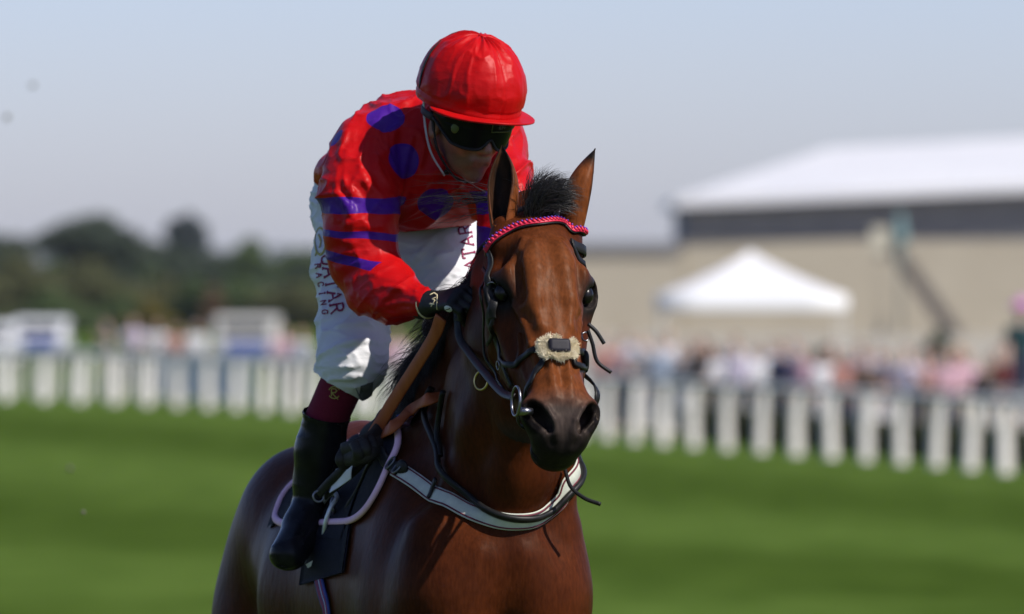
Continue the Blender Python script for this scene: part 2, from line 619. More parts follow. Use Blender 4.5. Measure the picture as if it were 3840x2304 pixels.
# banner on the barrier (left)
ba, bb = GP(455, 1517), GP(790, 1536)
bx = nrm(bb - ba); by = V(-bx[1], bx[0], 0)
v, f = box((ba + bb) / 2 + by * .9 + V(0, 0, .60), (np.linalg.norm(bb - ba) / 2, .012, .42), np.array([bx, by, UP if 'UP' in globals() else V(0, 0, 1)]))
tag(obj('banner', v, f, mottled('banner_vinyl', (.62, .62, .64), (.70, .70, .72), 2, .5), smooth=False), 'plain white banner panel standing behind the rail on the left', 'banner')

# paved apron beyond the rails
ap = np.array([(-1, 158, GZ + .03), (70, 138, GZ + .03), (90, 372, GZ + .03), (-3, 372, GZ + .03)])
tag(obj('apron', ap, [(0, 1, 2, 3)], mottled('pale_paving', (.30, .275, .22), (.36, .33, .265), .4, .85, .1), smooth=False), kind='structure')
# hedge behind the rails on the right
def leaf_cloud(n, centre_fn, size, flat=.5):
    P0 = centre_fn(n)
    a = RNG.normal(size=(n, 3)); a /= np.linalg.norm(a, axis=1)[:, None]
    b_ = np.cross(a, RNG.normal(size=(n, 3))); b_ /= np.linalg.norm(b_, axis=1)[:, None]
    s = size * RNG.uniform(.6, 1.3, n)[:, None]
    v = np.stack([P0 - a * s, P0 + b_ * s * flat, P0 + a * s, P0 - b_ * s * flat], 1).reshape(-1, 3)
    return v, np.arange(4 * n).reshape(-1, 4)
def leaf_mat(name, c1, c2):
    m, t, b = mat_new(name)
    g = node(t, 'ShaderNodeNewGeometry')
    r = node(t, 'ShaderNodeValToRGB'); r.color_ramp.elements[0].color = (*c1, 1); r.color_ramp.elements[1].color = (*c2, 1)
    t.links.new(g.outputs['Random Per Island'], r.inputs[0]); t.links.new(r.outputs[0], b.inputs['Base Color'])
    b.inputs['Roughness'].default_value = .6; b.inputs['Specular IOR Level'].default_value = .2
    return m
M_HEDGE = leaf_mat('hedge_leaf', (.018, .024, .006), (.050, .055, .014))
hc = catmull([GP(4300, 1832), GP(3840, 1785), GP(3050, 1714), GP(2400, 1662)], 20)
def hedge_pts(n):
    k = RNG.integers(0, len(hc) - 1, n); s = RNG.random(n)[:, None]
    p = hc[k] * (1 - s) + hc[k + 1] * s
    return p + np.stack([.9 + RNG.uniform(-.2, .9, n), 3.6 + RNG.uniform(0, .8, n), .02 + RNG.random(n) ** .8 * .50], 1)
v, f = leaf_cloud(16000, hedge_pts, .07)
tag(obj('hedge', v, f, M_HEDGE, smooth=False), 'low dark clipped hedge behind the white rails on the right', 'hedge')

# ================================================================== spectators
def mk_person(arms):
    B_, S_, T_, H_ = Shape(), Shape(), Shape(), Shape()
    B_.add(ell(V(0, -.01, 1.60), (.075, .095, .115)), .02); B_.add(ell(V(0, -.10, 1.575), (.016, .022, .02)), .02); B_.add(ell(V(0, -.06, 1.525), (.045, .045, .035)), .03)
    B_.add(cap(V(0, .01, 1.40), V(0, 0, 1.52), .055, .052), .03)
    B_.add(ecap(V(0, 0, .95), V(0, 0, 1.36), (.13, .085), (.16, .09), V(1, 0, 0)), .05)
    for s in (-1, 1):
        el, ha = arms(s)
        B_.chain([V(.19 * s, 0, 1.38), el, ha], [.05, .042, .028], .03); 
        for k in range(4): B_.add(cap(ha, ha + nrm(ha - el) * .09 + V((k - 1.5) * .018, 0, 0), .013, .009), .01)
        B_.chain([V(.09 * s, 0, .92), V(.10 * s, -.02, .50), V(.10 * s, .02, .09)], [.085, .058, .040], .04)
        B_.add(ecap(V(.10 * s, .04, .04), V(.11 * s, -.15, .03), (.04, .035), (.04, .025), V(1, 0, 0)), .03)
        S_.chain([V(.185 * s, 0, 1.37), (V(.19 * s, 0, 1.38) + el) / 2 * 1.0 + V(0, 0, 0)], [.070, .066], .05)
        T_.chain([V(.09 * s, 0, .93), V(.10 * s, -.02, .50), V(.10 * s, .02, .11)], [.108, .080, .066], .05)
    S_.add(ecap(V(0, 0, .93), V(0, 0, 1.34), (.165, .115), (.185, .115), V(1, 0, 0)), .05)
    T_.add(ell(V(0, 0, .96), (.16, .115, .10)), .05)
    H_.add(ell(V(0, .015, 1.635), (.085, .10, .09)), .02); H_.sub(ell(V(0, -.10, 1.57), (.07, .09, .09)), .02)
    out = []
    for nme, s, h in (('body', B_, .022), ('shirt', S_, .026), ('trousers', T_, .026), ('hair', H_, .02)):
        v, q = s.mesh((-.6, -.65, -.05), (.6, .4, 1.85), h, 1)
        out.append((nme, mesh_data('spectator_' + nme, v, q)))
    return out
POSES = [mk_person(lambda s: (V(.25 * s, .03, 1.10), V(.24 * s, -.10, .86))),
         mk_person(lambda s: (V(.26 * s, -.05, 1.12), V(.10 * s, -.28, 1.12))),
         mk_person(lambda s: (V(.27 * s, -.06, 1.14), V(.16 * s, -.36 if s > 0 else -.1, 1.35 if s > 0 else .9)))]
for ps in POSES:
    for nme, me in ps: me.materials.append(None); me.polygons.foreach_set('use_smooth', np.ones(len(me.polygons), bool))
def flatm(name, c, rough=.75):
    return mottled(name, tuple(x * .82 for x in c), c, 6, rough, .25)
SHIRTS = {'white': flatm('white_shirt', (.66, .66, .68)), 'pale lilac': flatm('lilac_shirt', (.50, .45, .55)), 'pale pink': flatm('pink_shirt', (.55, .34, .40)),
          'salmon': flatm('salmon_shirt', (.46, .22, .18)), 'navy': flatm('navy_shirt', (.03, .035, .08)), 'grey': flatm('grey_shirt', (.22, .21, .22)),
          'dark brown': flatm('brown_jacket', (.09, .06, .045)), 'pale blue': flatm('blue_shirt', (.40, .46, .56)), 'dark teal': flatm('teal_coat', (.012, .045, .05)), 'red': flatm('red_top', (.42, .035, .035))}
TROUS = [flatm('navy_trousers', (.03, .035, .06)), flatm('beige_trousers', (.42, .36, .27)), flatm('grey_trousers', (.13, .13, .13)), flatm('white_skirt', (.6, .58, .58))]
HAIRS = {'dark-haired': flatm('dark_hair', (.02, .014, .010)), 'fair-haired': flatm('fair_hair', (.34, .22, .10)), 'brown-haired': flatm('brown_hair', (.08, .045, .022)), 'grey-haired': flatm('grey_hair', (.3, .29, .28))}
M_SKIN2 = flatm('spectator_skin', (.55, .36, .28), .55)
ORD = ['first', 'second', 'third', 'fourth', 'fifth', 'sixth', 'seventh', 'eighth', 'ninth', 'tenth', 'eleventh', 'twelfth', 'thirteenth', 'fourteenth', 'fifteenth', 'sixteenth', 'seventeenth', 'eighteenth', 'nineteenth', 'twentieth', 'twenty-first', 'twenty-second', 'twenty-third', 'twenty-fourth', 'twenty-fifth', 'twenty-sixth', 'twenty-seventh', 'twenty-eighth']
def person(p, pose, shirt, hair, trous, label, scale=1.0, rz=0.0, group='spectators behind the rails'):
    root = empty('person', p); tag(root, label, 'person', group)
    for nme, me in POSES[pose]:
        o = bpy.data.objects.new(nme, me); COL.objects.link(o); o.parent = root
        o.material_slots[0].link = 'OBJECT'
        o.material_slots[0].material = {'body': M_SKIN2, 'shirt': SHIRTS[shirt], 'trousers': TROUS[trous], 'hair': HAIRS[hair]}[nme]
    root.scale = (scale, scale, scale); root.rotation_euler = (0, 0, rz)
    return root
# right-hand crowd: (u, distance) from the right edge leftwards
rowA = [(3790, 139, 'red', 'brown-haired'), (3700, 137, 'dark brown', 'dark-haired'), (3620, 141, 'pale pink', 'fair-haired'), (3560, 138, 'pale pink', 'brown-haired'), (3470, 140, 'salmon', 'dark-haired'),
        (3400, 139, 'pale lilac', 'brown-haired'), (3330, 142, 'navy', 'dark-haired'), (3250, 141, 'dark brown', 'brown-haired'), (3170, 143, 'salmon', 'dark-haired'), (3090, 144, 'white', 'brown-haired'),
        (3010, 147, 'pale pink', 'dark-haired'), (2930, 148, 'navy', 'brown-haired'), (2850, 150, 'white', 'dark-haired'), (2770, 151, 'pale lilac', 'brown-haired'), (2700, 153, 'white', 'dark-haired'),
        (2630, 154, 'dark brown', 'dark-haired'), (2550, 156, 'grey', 'brown-haired'), (2480, 157, 'pale blue', 'dark-haired'), (2400, 158, 'grey', 'fair-haired'), (2330, 160, 'pale pink', 'brown-haired'), (2270, 161, 'salmon', 'brown-haired')]
rowB = [(3745, 147, 'dark brown', 'dark-haired'), (3590, 149, 'pale pink', 'fair-haired'), (3510, 150, 'grey', 'dark-haired'), (3300, 152, 'white', 'grey-haired'), (3230, 151, 'pale lilac', 'dark-haired'),
        (3120, 154, 'dark brown', 'dark-haired'), (2985, 158, 'white', 'grey-haired'), (2905, 160, 'pale blue', 'dark-haired'), (2830, 159, 'white', 'brown-haired'), (2755, 161, 'white', 'dark-haired'),
        (2660, 164, 'navy', 'dark-haired'), (2590, 166, 'grey', 'dark-haired'), (2510, 167, 'white', 'fair-haired'), (2420, 168, 'white', 'grey-haired'), (2350, 170, 'pale blue', 'dark-haired')]
for row, rn in ((rowA, 'front'), (rowB, 'back')):
    for i, (u, d, sh, ha) in enumerate(row):
        p = at_d(u, d + 2, GZ)
        person(p, int(RNG.integers(0, 3)), sh, ha, int(RNG.integers(0, 4)), f'{ha} spectator in {sh} top, {ORD[i]} from the right edge in the {rn} crowd row', RNG.uniform(.93, 1.05), RNG.normal() * .5)
rowL = [(1130, 190, 'white', 'fair-haired'), (1060, 194, 'pale pink', 'dark-haired'), (735, 205, 'white', 'grey-haired'), (660, 207, 'salmon', 'dark-haired'), (590, 208, 'white', 'brown-haired'), (500, 210, 'pale lilac', 'dark-haired'),
        (400, 212, 'grey', 'dark-haired'), (1480, 178, 'pale pink', 'brown-haired'), (1545, 177, 'white', 'dark-haired')]
for i, (u, d, sh, ha) in enumerate(sorted(rowL)):
    person(at_d(u, d, GZ), int(RNG.integers(0, 3)), sh, ha, int(RNG.integers(0, 4)), f'{ha} spectator in {sh} top, {ORD[i]} from the left among those behind the left rail', RNG.uniform(.95, 1.05), RNG.normal() * .5)
# tall figure at the right edge: dark teal coat, lilac and pink hat, on a step
pp = at_d(3835, 139.5, GZ)
stv = [box(pp + V(0, .1, .30 + .0), (.55, .5, .30)), box(pp + V(0, -.62, .15), (.55, .2, .15))]
v, f = join(*stv); tag(obj('viewing_step', v, f, flatm('step_wood', (.2, .15, .1)), smooth=False), 'low wooden viewing step behind the rail at the right edge', 'step')
tp = person(pp + V(0, .1, .602), 0, 'dark teal', 'dark-haired', 0, 'tall figure in dark teal coat and lilac pink hat at the right edge', 1.08, .2)
v, f = ico(V(0, 0, 1.72), (.20, .20, .05), np.eye(3), 2); v2, f2 = ico(V(0, 0, 1.76), (.12, .12, .10), np.eye(3), 2)
me = mesh_data('hat', *join((v, f), (v2, f2))); me.materials.append(mottled('lilac_pink_hat', (.45, .30, .62), (.75, .14, .35), 4, .6)); o = bpy.data.objects.new('hat', me); COL.objects.link(o); o.parent = tp

# ================================================================== marquee tent
def gazebo(u, d, half, eave, peak, label):
    c = at_d(u, d, GZ); root = empty('gazebo', c); tag(root, label, 'tent')
    N = 10; v = []; f = []
    ring = []
    for lay in range(N + 1):
        s = lay / N; r = half * (1 - s) ** 1.12 if lay < N else 0.01
        z = eave + (peak - eave) * s ** 1.05
        for k in range(24):
            an = k / 24 * 2 * math.pi
            cx, cy = math.cos(an), math.sin(an); mxx = max(abs(cx), abs(cy))
            rr_ = r * (1 / mxx * (1 - .25 * s) + .25 * s)
            sag = -.06 * (math.cos(2 * an) ** 2) * math.sin(math.pi * s)
            v.append(c + V(cx * rr_, cy * rr_, z + sag))
    for lay in range(N):
        for k in range(24): f.append((lay * 24 + k, lay * 24 + (k + 1) % 24, lay * 24 + 24 + (k + 1) % 24, lay * 24 + 24 + k))
    n0 = len(v)
    for k in range(24): v.append(v[k] - V(0, 0, .28))
    for k in range(24): f.append((n0 + k, n0 + (k + 1) % 24, (k + 1) % 24, k))
    mm, t, b = mat_new('tent_canvas'); b.inputs['Base Color'].default_value = (.66, .66, .66, 1); b.inputs['Roughness'].default_value = .6
    o = obj('canopy', v, f, mm, root); 
    for sx in (-1, 1):
        for sy in (-1, 1):
            v, f = tube([c + V(sx * half * .96, sy * half * .96, 0), c + V(sx * half * .96, sy * half * .96, eave)], .022, 6); obj('leg', v, f, M_RAIL2, root)
gazebo(2815, 178, 1.95, 2.48, 3.42, 'white pointed gazebo tent rising behind the crowd')

# ================================================================== grandstand pavilion
M_TAN = mottled('tan_render', (.36, .32, .245), (.40, .36, .28), .6, .85, .1)
M_ROOFW = mottled('white_roof_membrane', (.60, .60, .61), (.66, .66, .66), .3, .5, .3)
m, t, b = mat_new('dark_glazing'); b.inputs['Base Color'].default_value = (.15, .15, .15, 1); b.inputs['Roughness'].default_value = .6; M_GLAZ = m
M_MULL = flatm('mullion_grey', (.20, .20, .205))
EA, EB = at_d(2560, 380, 0), at_d(3840, 380, 0)          # front wall line
E1 = EA; ED = nrm(EB - EA); EN = V(-ED[1], ED[0], 0)
if EN[1] < 0: EN = -EN
pav = empty('pavilion', E1 + V(0, 0, GZ)); tag(pav, 'long pale pavilion with dark glazed band and white hipped roof on the right', 'building')
LN = 60.0
RISE = (5.09 - 4.43) / np.linalg.norm(EB - EA)             # the eaves climb gently to the right
def EP(s, n, z): return E1 + ED * s + EN * n + V(0, 0, z)
def quadbox(s0, s1, n0, n1, z0, z1, r0=0, r1=0):
    v = [EP(s, n, z + s * r) for s in (s0, s1) for n in (n0, n1) for z, r in ((z0, r0), (z1, r1))]
    return v, [(0, 1, 3, 2), (4, 6, 7, 5), (0, 4, 5, 1), (2, 3, 7, 6), (0, 2, 6, 4), (1, 5, 7, 3)]
v, f = quadbox(0, LN, 0, 26, GZ, 2.95); obj('wall', v, f, M_TAN, pav, False)
v, f = quadbox(0.1, LN, .25, 25.5, 2.95, 4.40, 0, RISE); obj('glazing_core', v, f, M_MULL, pav, False)
for k in range(28):
    s0 = .3 + k * 2.1
    v, f = quadbox(s0 + .10, s0 + 2.0, .08, .25, 3.02, 4.30, 0, RISE)
    o = obj('window', v, f, M_GLAZ, pav, False)
    v, f = quadbox(s0 - .10, s0 + .10, -.02, .24, 2.95, 4.38, 0, RISE); obj('frame', v, f, M_MULL, o, False).matrix_parent_inverse = Matrix.Identity(4)
# roof: deep white fascia, hipped at the left
def RP(s, n, z): return EP(s, n, z + RISE * s)
zt = 4.40; z2 = 4.80
R = [RP(-.4, -1.0, zt), RP(LN, -1.0, zt), RP(LN, 27.5, zt), RP(-.4, 27.5, zt), RP(-.4, -1.0, z2), RP(LN, -1.0, z2), RP(LN, 27.5, z2), RP(-.4, 27.5, z2), EP(6.9, 11, 7.2), EP(LN, 11, 10.0)]
obj('roof', R, [(3, 2, 1, 0), (0, 1, 5, 4), (1, 2, 6, 9, 5), (2, 3, 7, 6), (3, 0, 4, 7), (4, 5, 9, 8), (6, 7, 8, 9), (7, 4, 8)], M_ROOFW, pav, False)
# low wing to the left
wing = empty('terrace_building', EP(-4, 4, GZ)); tag(wing, 'low tan terrace building running left from the pavilion behind the horse head', 'building')
v, f = quadbox(-7.2, -.05, -.3, 20, GZ, 2.42); obj('wall', v, f, M_TAN, wing, False)
v, f = quadbox(-7.4, -.06, -.5, 20.4, 2.43, 2.85); obj('parapet', v, f, M_MULL, wing, False)
# outside stair climbing the pavilion wall
st = empty('outside_stair', at_d(3460, 369, GZ)); tag(st, 'grey brown outside stair slanting down the pavilion wall', 'stair')
def at_px(u, v, d): return P(u, v, d - 20)
a0, a1 = at_px(3330, 905, 372), at_px(3600, 1290, 366)
sdv = nrm(a1 - a0); wv = V(0, -1, 0); up_ = nrm(np.cross(sdv, wv));
v, f = box((a0 + a1) / 2, (np.linalg.norm(a1 - a0) / 2, .8, .28), np.array([sdv, wv, up_])); M_STAIR = flatm('stair_concrete', (.135, .115, .095)); obj('stringer', v, f, M_STAIR, st, False)
for k in range(18):
    q = a0 + (a1 - a0) * (k + .5) / 18
    v, f = box(q + up_ * .34 * np.sign(up_[2]), (.16, .78, .05)); obj('step', v, f, M_STAIR, st, False)
pl_ = empty('stone_pillar', at_px(3300, 1250, 370) * np.array((1, 1, 0)) + V(0, 0, GZ)); tag(pl_, 'pale cream stone pillar with capped top beside the pavilion stair', 'pillar')
q = at_px(3300, 900, 370)
M_CREAM = flatm('cream_stone', (.52, .49, .38))
v, f = box(V(q[0], q[1], (GZ + q[2] - .5) / 2), (.16, .2, (q[2] - .5 - GZ) / 2)); obj('shaft', v, f, M_TAN, pl_, False)
v, f = box(V(q[0], q[1], q[2]), (.38, .36, .55)); obj('cap', v, f, M_CREAM, pl_, False)
q = at_px(3375, 845, 370); fn_ = empty('roof_finial', V(q[0], q[1], q[2] - .8)); tag(fn_, 'small verdigris green finial standing out against the glazed band', 'finial')
M_VERD = flatm('verdigris', (.16, .26, .26))
s = Shape(); s.add(cap(q - V(0, 0, .6), q + V(0, 0, .1), .32, .20), .1); s.add(ell(q + V(0, 0, .25), (.18, .18, .22)), .1); s.add(cap(q + V(0, 0, .4), q + V(0, 0, .75), .08, .02), .1)
v, f = s.mesh(q - 1.2, q + 1.2, .06, 1); obj('figure', v, f, M_VERD, fn_)
v, f = tube([V(q[0], q[1], GZ), V(q[0], q[1], q[2] - .55)], .07, 6); obj('mast', v, f, M_VERD, fn_)

# ================================================================== vehicles at the left
M_CARW = mottled('white_car_paint', (.60, .60, .61), (.64, .64, .65), 2, .3, .5); M_CARGL = flatm('car_glass', (.03, .035, .04), .15); M_TYRE = flatm('tyre', (.015, .015, .015), .8); M_BLUE = flatm('blue_panel', (.03, .075, .32), .5); M_CREAMV = flatm('cream_van_paint', (.52, .51, .47), .4)
def vehicle(u, d, w, h, L, label, paint, panel=None, cab=.55):
    c = at_d(u, d, GZ); root = empty('parked_van' if panel else 'parked_car', c); tag(root, label, 'van' if panel else 'car')
    s = Shape(); R3 = np.eye(3)
    s.add(rbox(c + V(0, 0, .30 + h * .22), (w / 2 - .08, L / 2 - .08, h * .20), R3, .08), .02)
    s.add(rbox(c + V(0, L * .06, .3 + h * .55), (w / 2 - (.16 if not panel else .1), L * .32, h * .25), R3, .1), .08)
    for sx in (-1, 1):
        for sy in (-1, 1): s.sub(cap(c + V(sx * w * .5, sy * L * .32, .32), c + V(sx * w * .36, sy * L * .32, .32), .36), .01)
    v, f = s.mesh(c - V(w, L, .1), c + V(w, L, h + .4), .06, 1); obj('body', v, f, paint, root)
    for sx in (-1, 1):
        for sy in (-1, 1):
            cc = c + V(sx * (w / 2 - .12), sy * L * .32, .32)
            v, f = tube([cc - V(.1, 0, 0), cc + V(.1, 0, 0)], .31, 16); wh = obj('wheel', v, f, M_TYRE, root)
    gy = -L * .30
    v, f = box(c + V(0, L * .06 - L * .32 - .105, .3 + h * .62), (w * .36, .012, h * .13)); obj('windscreen', v, f, M_CARGL, root, False)
    for sx in (-1, 1):
        v, f = box(c + V(sx * w * .36, -L / 2 - .004, .55), (w * .08, .02, .07)); obj('headlight', v, f, M_RAIL2, root, False)
        v, f = box(c + V(sx * (w / 2 - (.155 if not panel else .095) + .1), L * .06, .3 + h * .60), (.012, L * .22, h * .12)); obj('side_window', v, f, M_CARGL, root, False)
    if panel:
        v, f = box(c + V(w * .04, -L / 2 - .02, .62), (w * .32, .02, .26)); obj('front_panel', v, f, panel, root, False)
vehicle(155, 262, 1.66, 1.30, 4.0, 'small white van with a blue front panel parked at far left, second from the edge', M_CARW, M_BLUE)
vehicle(-30, 250, 1.6, 1.25, 4.0, 'white car cut by the left edge of the picture beyond the rail', M_CARW)
vehicle(925, 250, 1.9, 1.5, 4.6, 'cream van with a blue lower front panel parked beyond the rail', M_CREAMV, M_BLUE)

# ================================================================== trees
M_BARK = mottled('bark', (.03, .024, .018), (.06, .048, .036), 4, .9, .1)
def tree(u, d, vtop, wpx, label, mat, n=2600, name='tree', vbase=None, shape=1.0, group=None):
    c = at_d(u, d, GZ); hgt = zpx(vtop, d) - GZ; w = wpx * d / FPX / 2
    root = empty(name, c); tag(root, label, 'tree' if name == 'tree' else 'bush', group)
    tr = []
    th = hgt * (.42 if name == 'tree' else .2)
    v, f = tube([c + V(0, 0, -.2), c + V(.1, 0, th * .5), c + V(0, 0, th), c + V(.05, 0, hgt * .8)], [hgt * .035, hgt * .026, hgt * .02, hgt * .006], 7)
    tr.append((v, f))
    lobes = []
    for k in range(9 if name == 'tree' else 7):
        an = RNG.random() * 6.283; rr_ = RNG.random() ** .6
        z = (.42 if name == 'tree' else .30) + RNG.random() * .42
        wid = math.sin(math.pi * min(.98, max(.12, (z - .12) / .98))) ** shape
        lobes.append((c + V(math.cos(an) * w * .62 * rr_ * wid, math.sin(an) * w * .62 * rr_ * wid, hgt * z), w * RNG.uniform(.34, .52) * wid, hgt * RNG.uniform(.13, .2)))
        tr.append(tube([c + V(0, 0, th * RNG.uniform(.6, 1)), (c + V(0, 0, th) + lobes[-1][0]) / 2 + V(0, 0, .1), lobes[-1][0]], [hgt * .014, hgt * .009, hgt * .004], 5))
    lobes.append((c + V(0, 0, hgt * .84), w * .36, hgt * .16)); lobes.append((c + V(0, 0, hgt * .55), w * .62, hgt * .28))
    if name == 'bush':
        for k in range(5): lobes.append((c + V((k - 2) * w * .38, RNG.normal() * w * .2, hgt * .22), w * .36, hgt * .24))
    else: lobes.append((c + V(0, 0, hgt * .36), w * .7, hgt * .22))
    v, f = join(*tr); obj('trunk', v, f, M_BARK, root)
    def pts(n):
        k = RNG.integers(0, len(lobes), n)
        dd = RNG.normal(size=(n, 3)); dd /= np.linalg.norm(dd, axis=1)[:, None]
        r = (RNG.random(n) ** .45)[:, None]
        cc = np.array([l[0] for l in lobes])[k]; sc = np.array([(l[1], l[1], l[2]) for l in lobes])[k]
        return cc + dd * r * sc
    v, f = leaf_cloud(n, pts, max(.12, hgt * .040))
    v[:, 2] = np.maximum(v[:, 2], GZ + .02)
    obj('crown', v, f, mat, root, False)
M_LF = {k: leaf_mat('leaf_' + k, a, b_) for k, a, b_ in (('dark', (0.0297, 0.0432, 0.0270), (0.0621, 0.0837, 0.0513)), ('olive', (0.0594, 0.0648, 0.0243), (0.1242, 0.1269, 0.0513)), ('green', (0.0405, 0.0648, 0.0216), (0.0864, 0.1269, 0.0405)), ('yellow', (.10, .085, .014), (.18, .14, .025)), ('rust', (.10, .062, .032), (.17, .10, .055)), ('blue', (.034, .046, .046), (.06, .078, .076)))}  # blue: fading with distance is put into the leaf colour
tree(360, 560, 800, 560, 'broad dark tree standing highest at the left of the tree line', M_LF['dark'], 9000)
tree(-40, 540, 870, 460, 'dark tree cut by the left edge of the picture', M_LF['dark'], 7000)
tree(570, 580, 900, 400, 'dark rounded tree beside the broad dark tree', M_LF['dark'], 6000)
tree(700, 800, 800, 210, 'slim pale bluish tree far back between two dark trees', M_LF['blue'], 5000, shape=.5)
tree(940, 540, 890, 300, 'upright dark green tree above the cream van', M_LF['green'], 6000)
tree(1150, 560, 930, 380, 'dark green tree just left of the jockey', M_LF['green'], 5000)
tree(790, 620, 940, 420, 'low dark tree behind the slim bluish one', M_LF['dark'], 5000)
tree(1420, 600, 1000, 460, 'dark tree behind the rider between his legs', M_LF['green'], 5000)
tree(1750, 640, 1010, 460, 'dark tree hidden behind the horse neck', M_LF['dark'], 5000)
for i, (u, d, vt, w, mt, lb) in enumerate(((60, 400, 950, 480, 'olive', 'olive brown bush at the far left in front of the dark trees'), (330, 420, 965, 500, 'olive', 'large olive bush below the broad dark tree'),
        (610, 430, 1030, 380, 'olive', 'olive bush behind the yellow shrub'), (565, 380, 1120, 210, 'yellow', 'yellow leaved shrub above the white banner'), (725, 390, 1040, 270, 'green', 'bright green shrub right of the yellow one'),
        (800, 385, 1075, 120, 'rust', 'small rust coloured shrub left of the cream van'), (930, 395, 1060, 360, 'green', 'dark green bush directly behind the cream van'), (1100, 392, 1060, 360, 'olive', 'olive bush left of the jockey leg'),
        (1340, 400, 1080, 380, 'olive', 'olive bush behind the jockey leg'), (190, 380, 1080, 400, 'green', 'low green bush behind the white car'), (450, 385, 1110, 330, 'green', 'low green bush left of the yellow shrub'), (1600, 410, 1090, 420, 'green', 'green bush behind the horse neck'), (1850, 420, 1080, 420, 'olive', 'olive bush behind the horse head'), (-120, 390, 1000, 420, 'olive', 'olive bush cut by the left edge'))):
    tree(u, d, vt, w, lb, M_LF[mt], 5000, 'bush', shape=.35, group='bushes along the far side')
tree(3520, 200, 1240, 190, 'small dark green bush at the foot of the pavilion stair behind the crowd', M_LF['dark'], 2600, 'bush', shape=.3)
tree(3090, 205, 1300, 230, 'low dark green bush behind the middle of the crowd', M_LF['dark'], 2600, 'bush', shape=.3)
tree(2640, 205, 1290, 200, 'low dark bush behind the crowd right of the horse head', M_LF['dark'], 2400, 'bush', shape=.3)
for i in range(13):                                      # second row that closes the gaps
    u = -120 + i * 112 + RNG.normal() * 18
    tree(u, 455 + RNG.normal() * 8, 1000 + RNG.normal() * 22, 300, f'dark bush closing the tree belt behind the front bushes, {ORD[i]} from the left', M_LF['dark' if i % 3 else 'green'], 4200, 'bush', shape=.3, group='bushes along the far side')
# far wooded skyline
def skyline(n):
    x = RNG.uniform(-420, 330, n); top = 5.0 + 1.6 * vnoise(np.stack([x * .03, x * 0, x * 0], 1)) + 1.2 * vnoise(np.stack([x * .11, x * 0 + 3, x * 0], 1))
    return np.stack([x, 2350 + RNG.uniform(0, 60, n), GZ + RNG.random(n) * (top - GZ)], 1)
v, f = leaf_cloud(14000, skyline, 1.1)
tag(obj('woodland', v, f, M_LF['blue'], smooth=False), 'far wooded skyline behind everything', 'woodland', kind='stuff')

# ================================================================== haze
m = bpy.data.materials.new('thin_haze'); m.use_nodes = True
t = m.node_tree; t.nodes.clear()
out = node(t, 'ShaderNodeOutputMaterial'); pv = node(t, 'ShaderNodeVolumePrincipled')
pv.inputs['Color'].default_value = (.86, .90, .97, 1); pv.inputs['Density'].default_value = .00006; pv.inputs['Anisotropy'].default_value = .0
t.links.new(pv.outputs[0], out.inputs['Volume'])
v, f = box(V(0, 2240, 4.6), (2600, 2360, 6.9))
tag(obj('haze', v, f, m, smooth=False), kind='stuff')
# ================================================================== horse
# body frame: a metres behind the breast, b metres to the horse's left (image right), z up
YAW = math.radians(15)
FW = V(math.sin(YAW), -math.cos(YAW), 0)
LF = V(math.cos(YAW), math.sin(YAW), 0)
HO = V(-0.015, 0.0, 0.0)
UP = V(0, 0, 1.0)
def B(a, b, z): return HO - FW * a + LF * b + UP * z
RB = np.array([-FW, LF, UP])

# head frame: t from poll to lips, s to the horse's left, n out of the face
HA = nrm((0.092, -0.47, -0.876))
HS = V(math.cos(math.radians(17)), math.sin(math.radians(17)), 0.06)
HS = nrm(HS - HA * (HS @ HA))
HN = np.cross(HA, HS)
if HN[1] > 0: HN = -HN
HP = P(2035, 775, -0.30)
def H(t, s, n): return HP + HA * t + HS * s + HN * n
RH = np.array([HA, HS, HN])

hs = Shape()
# trunk
hs.add(ecap(B(.36, 0, 1.20), B(1.10, 0, 1.18), (.27, .33), (.315, .32), LF), .05)
hs.add(ecap(B(1.10, 0, 1.18), B(1.35, 0, 1.24), (.315, .32), (.25, .30), LF), .08)
hs.add(cap(B(.50, 0, 1.575), B(.78, 0, 1.55), .07, .075), .16)
hs.add(cap(B(.80, 0, 1.48), B(1.35, 0, 1.49), .055, .06), .12)
# croup and thighs
for s in (-1, 1):
    hs.add(ell(B(1.47, .115 * s, 1.305), (.27, .185, .235), RB), .07)
    hs.add(ell(B(1.62, .165 * s, 1.05), (.20, .165, .34), RB), .07)
    hs.add(cap(B(1.22, .16 * s, 1.36), B(1.30, .205 * s, 1.24), .07, .06), .09)
    # stifle, gaskin, hock, cannon, hoof
    hs.chain([B(1.38, .18 * s, .98), B(1.55, .17 * s, .72), B(1.78, .15 * s, .55)], [.13, .085, .06], .06)
    hs.chain([B(1.80, .15 * s, .56), B(1.70, .15 * s, .24), B(1.62, .15 * s, .12)], [.05, .036, .042], .03)
    hs.add(cap(B(1.60, .15 * s, .10), B(1.57, .15 * s, .035), .045, .055), .02)
hs.add(ell(B(1.42, 0, 1.42), (.24, .11, .175), RB), .08)
hs.sub(cap(B(1.72, 0, 1.40), B(1.90, 0, 1.0), .03), .06)
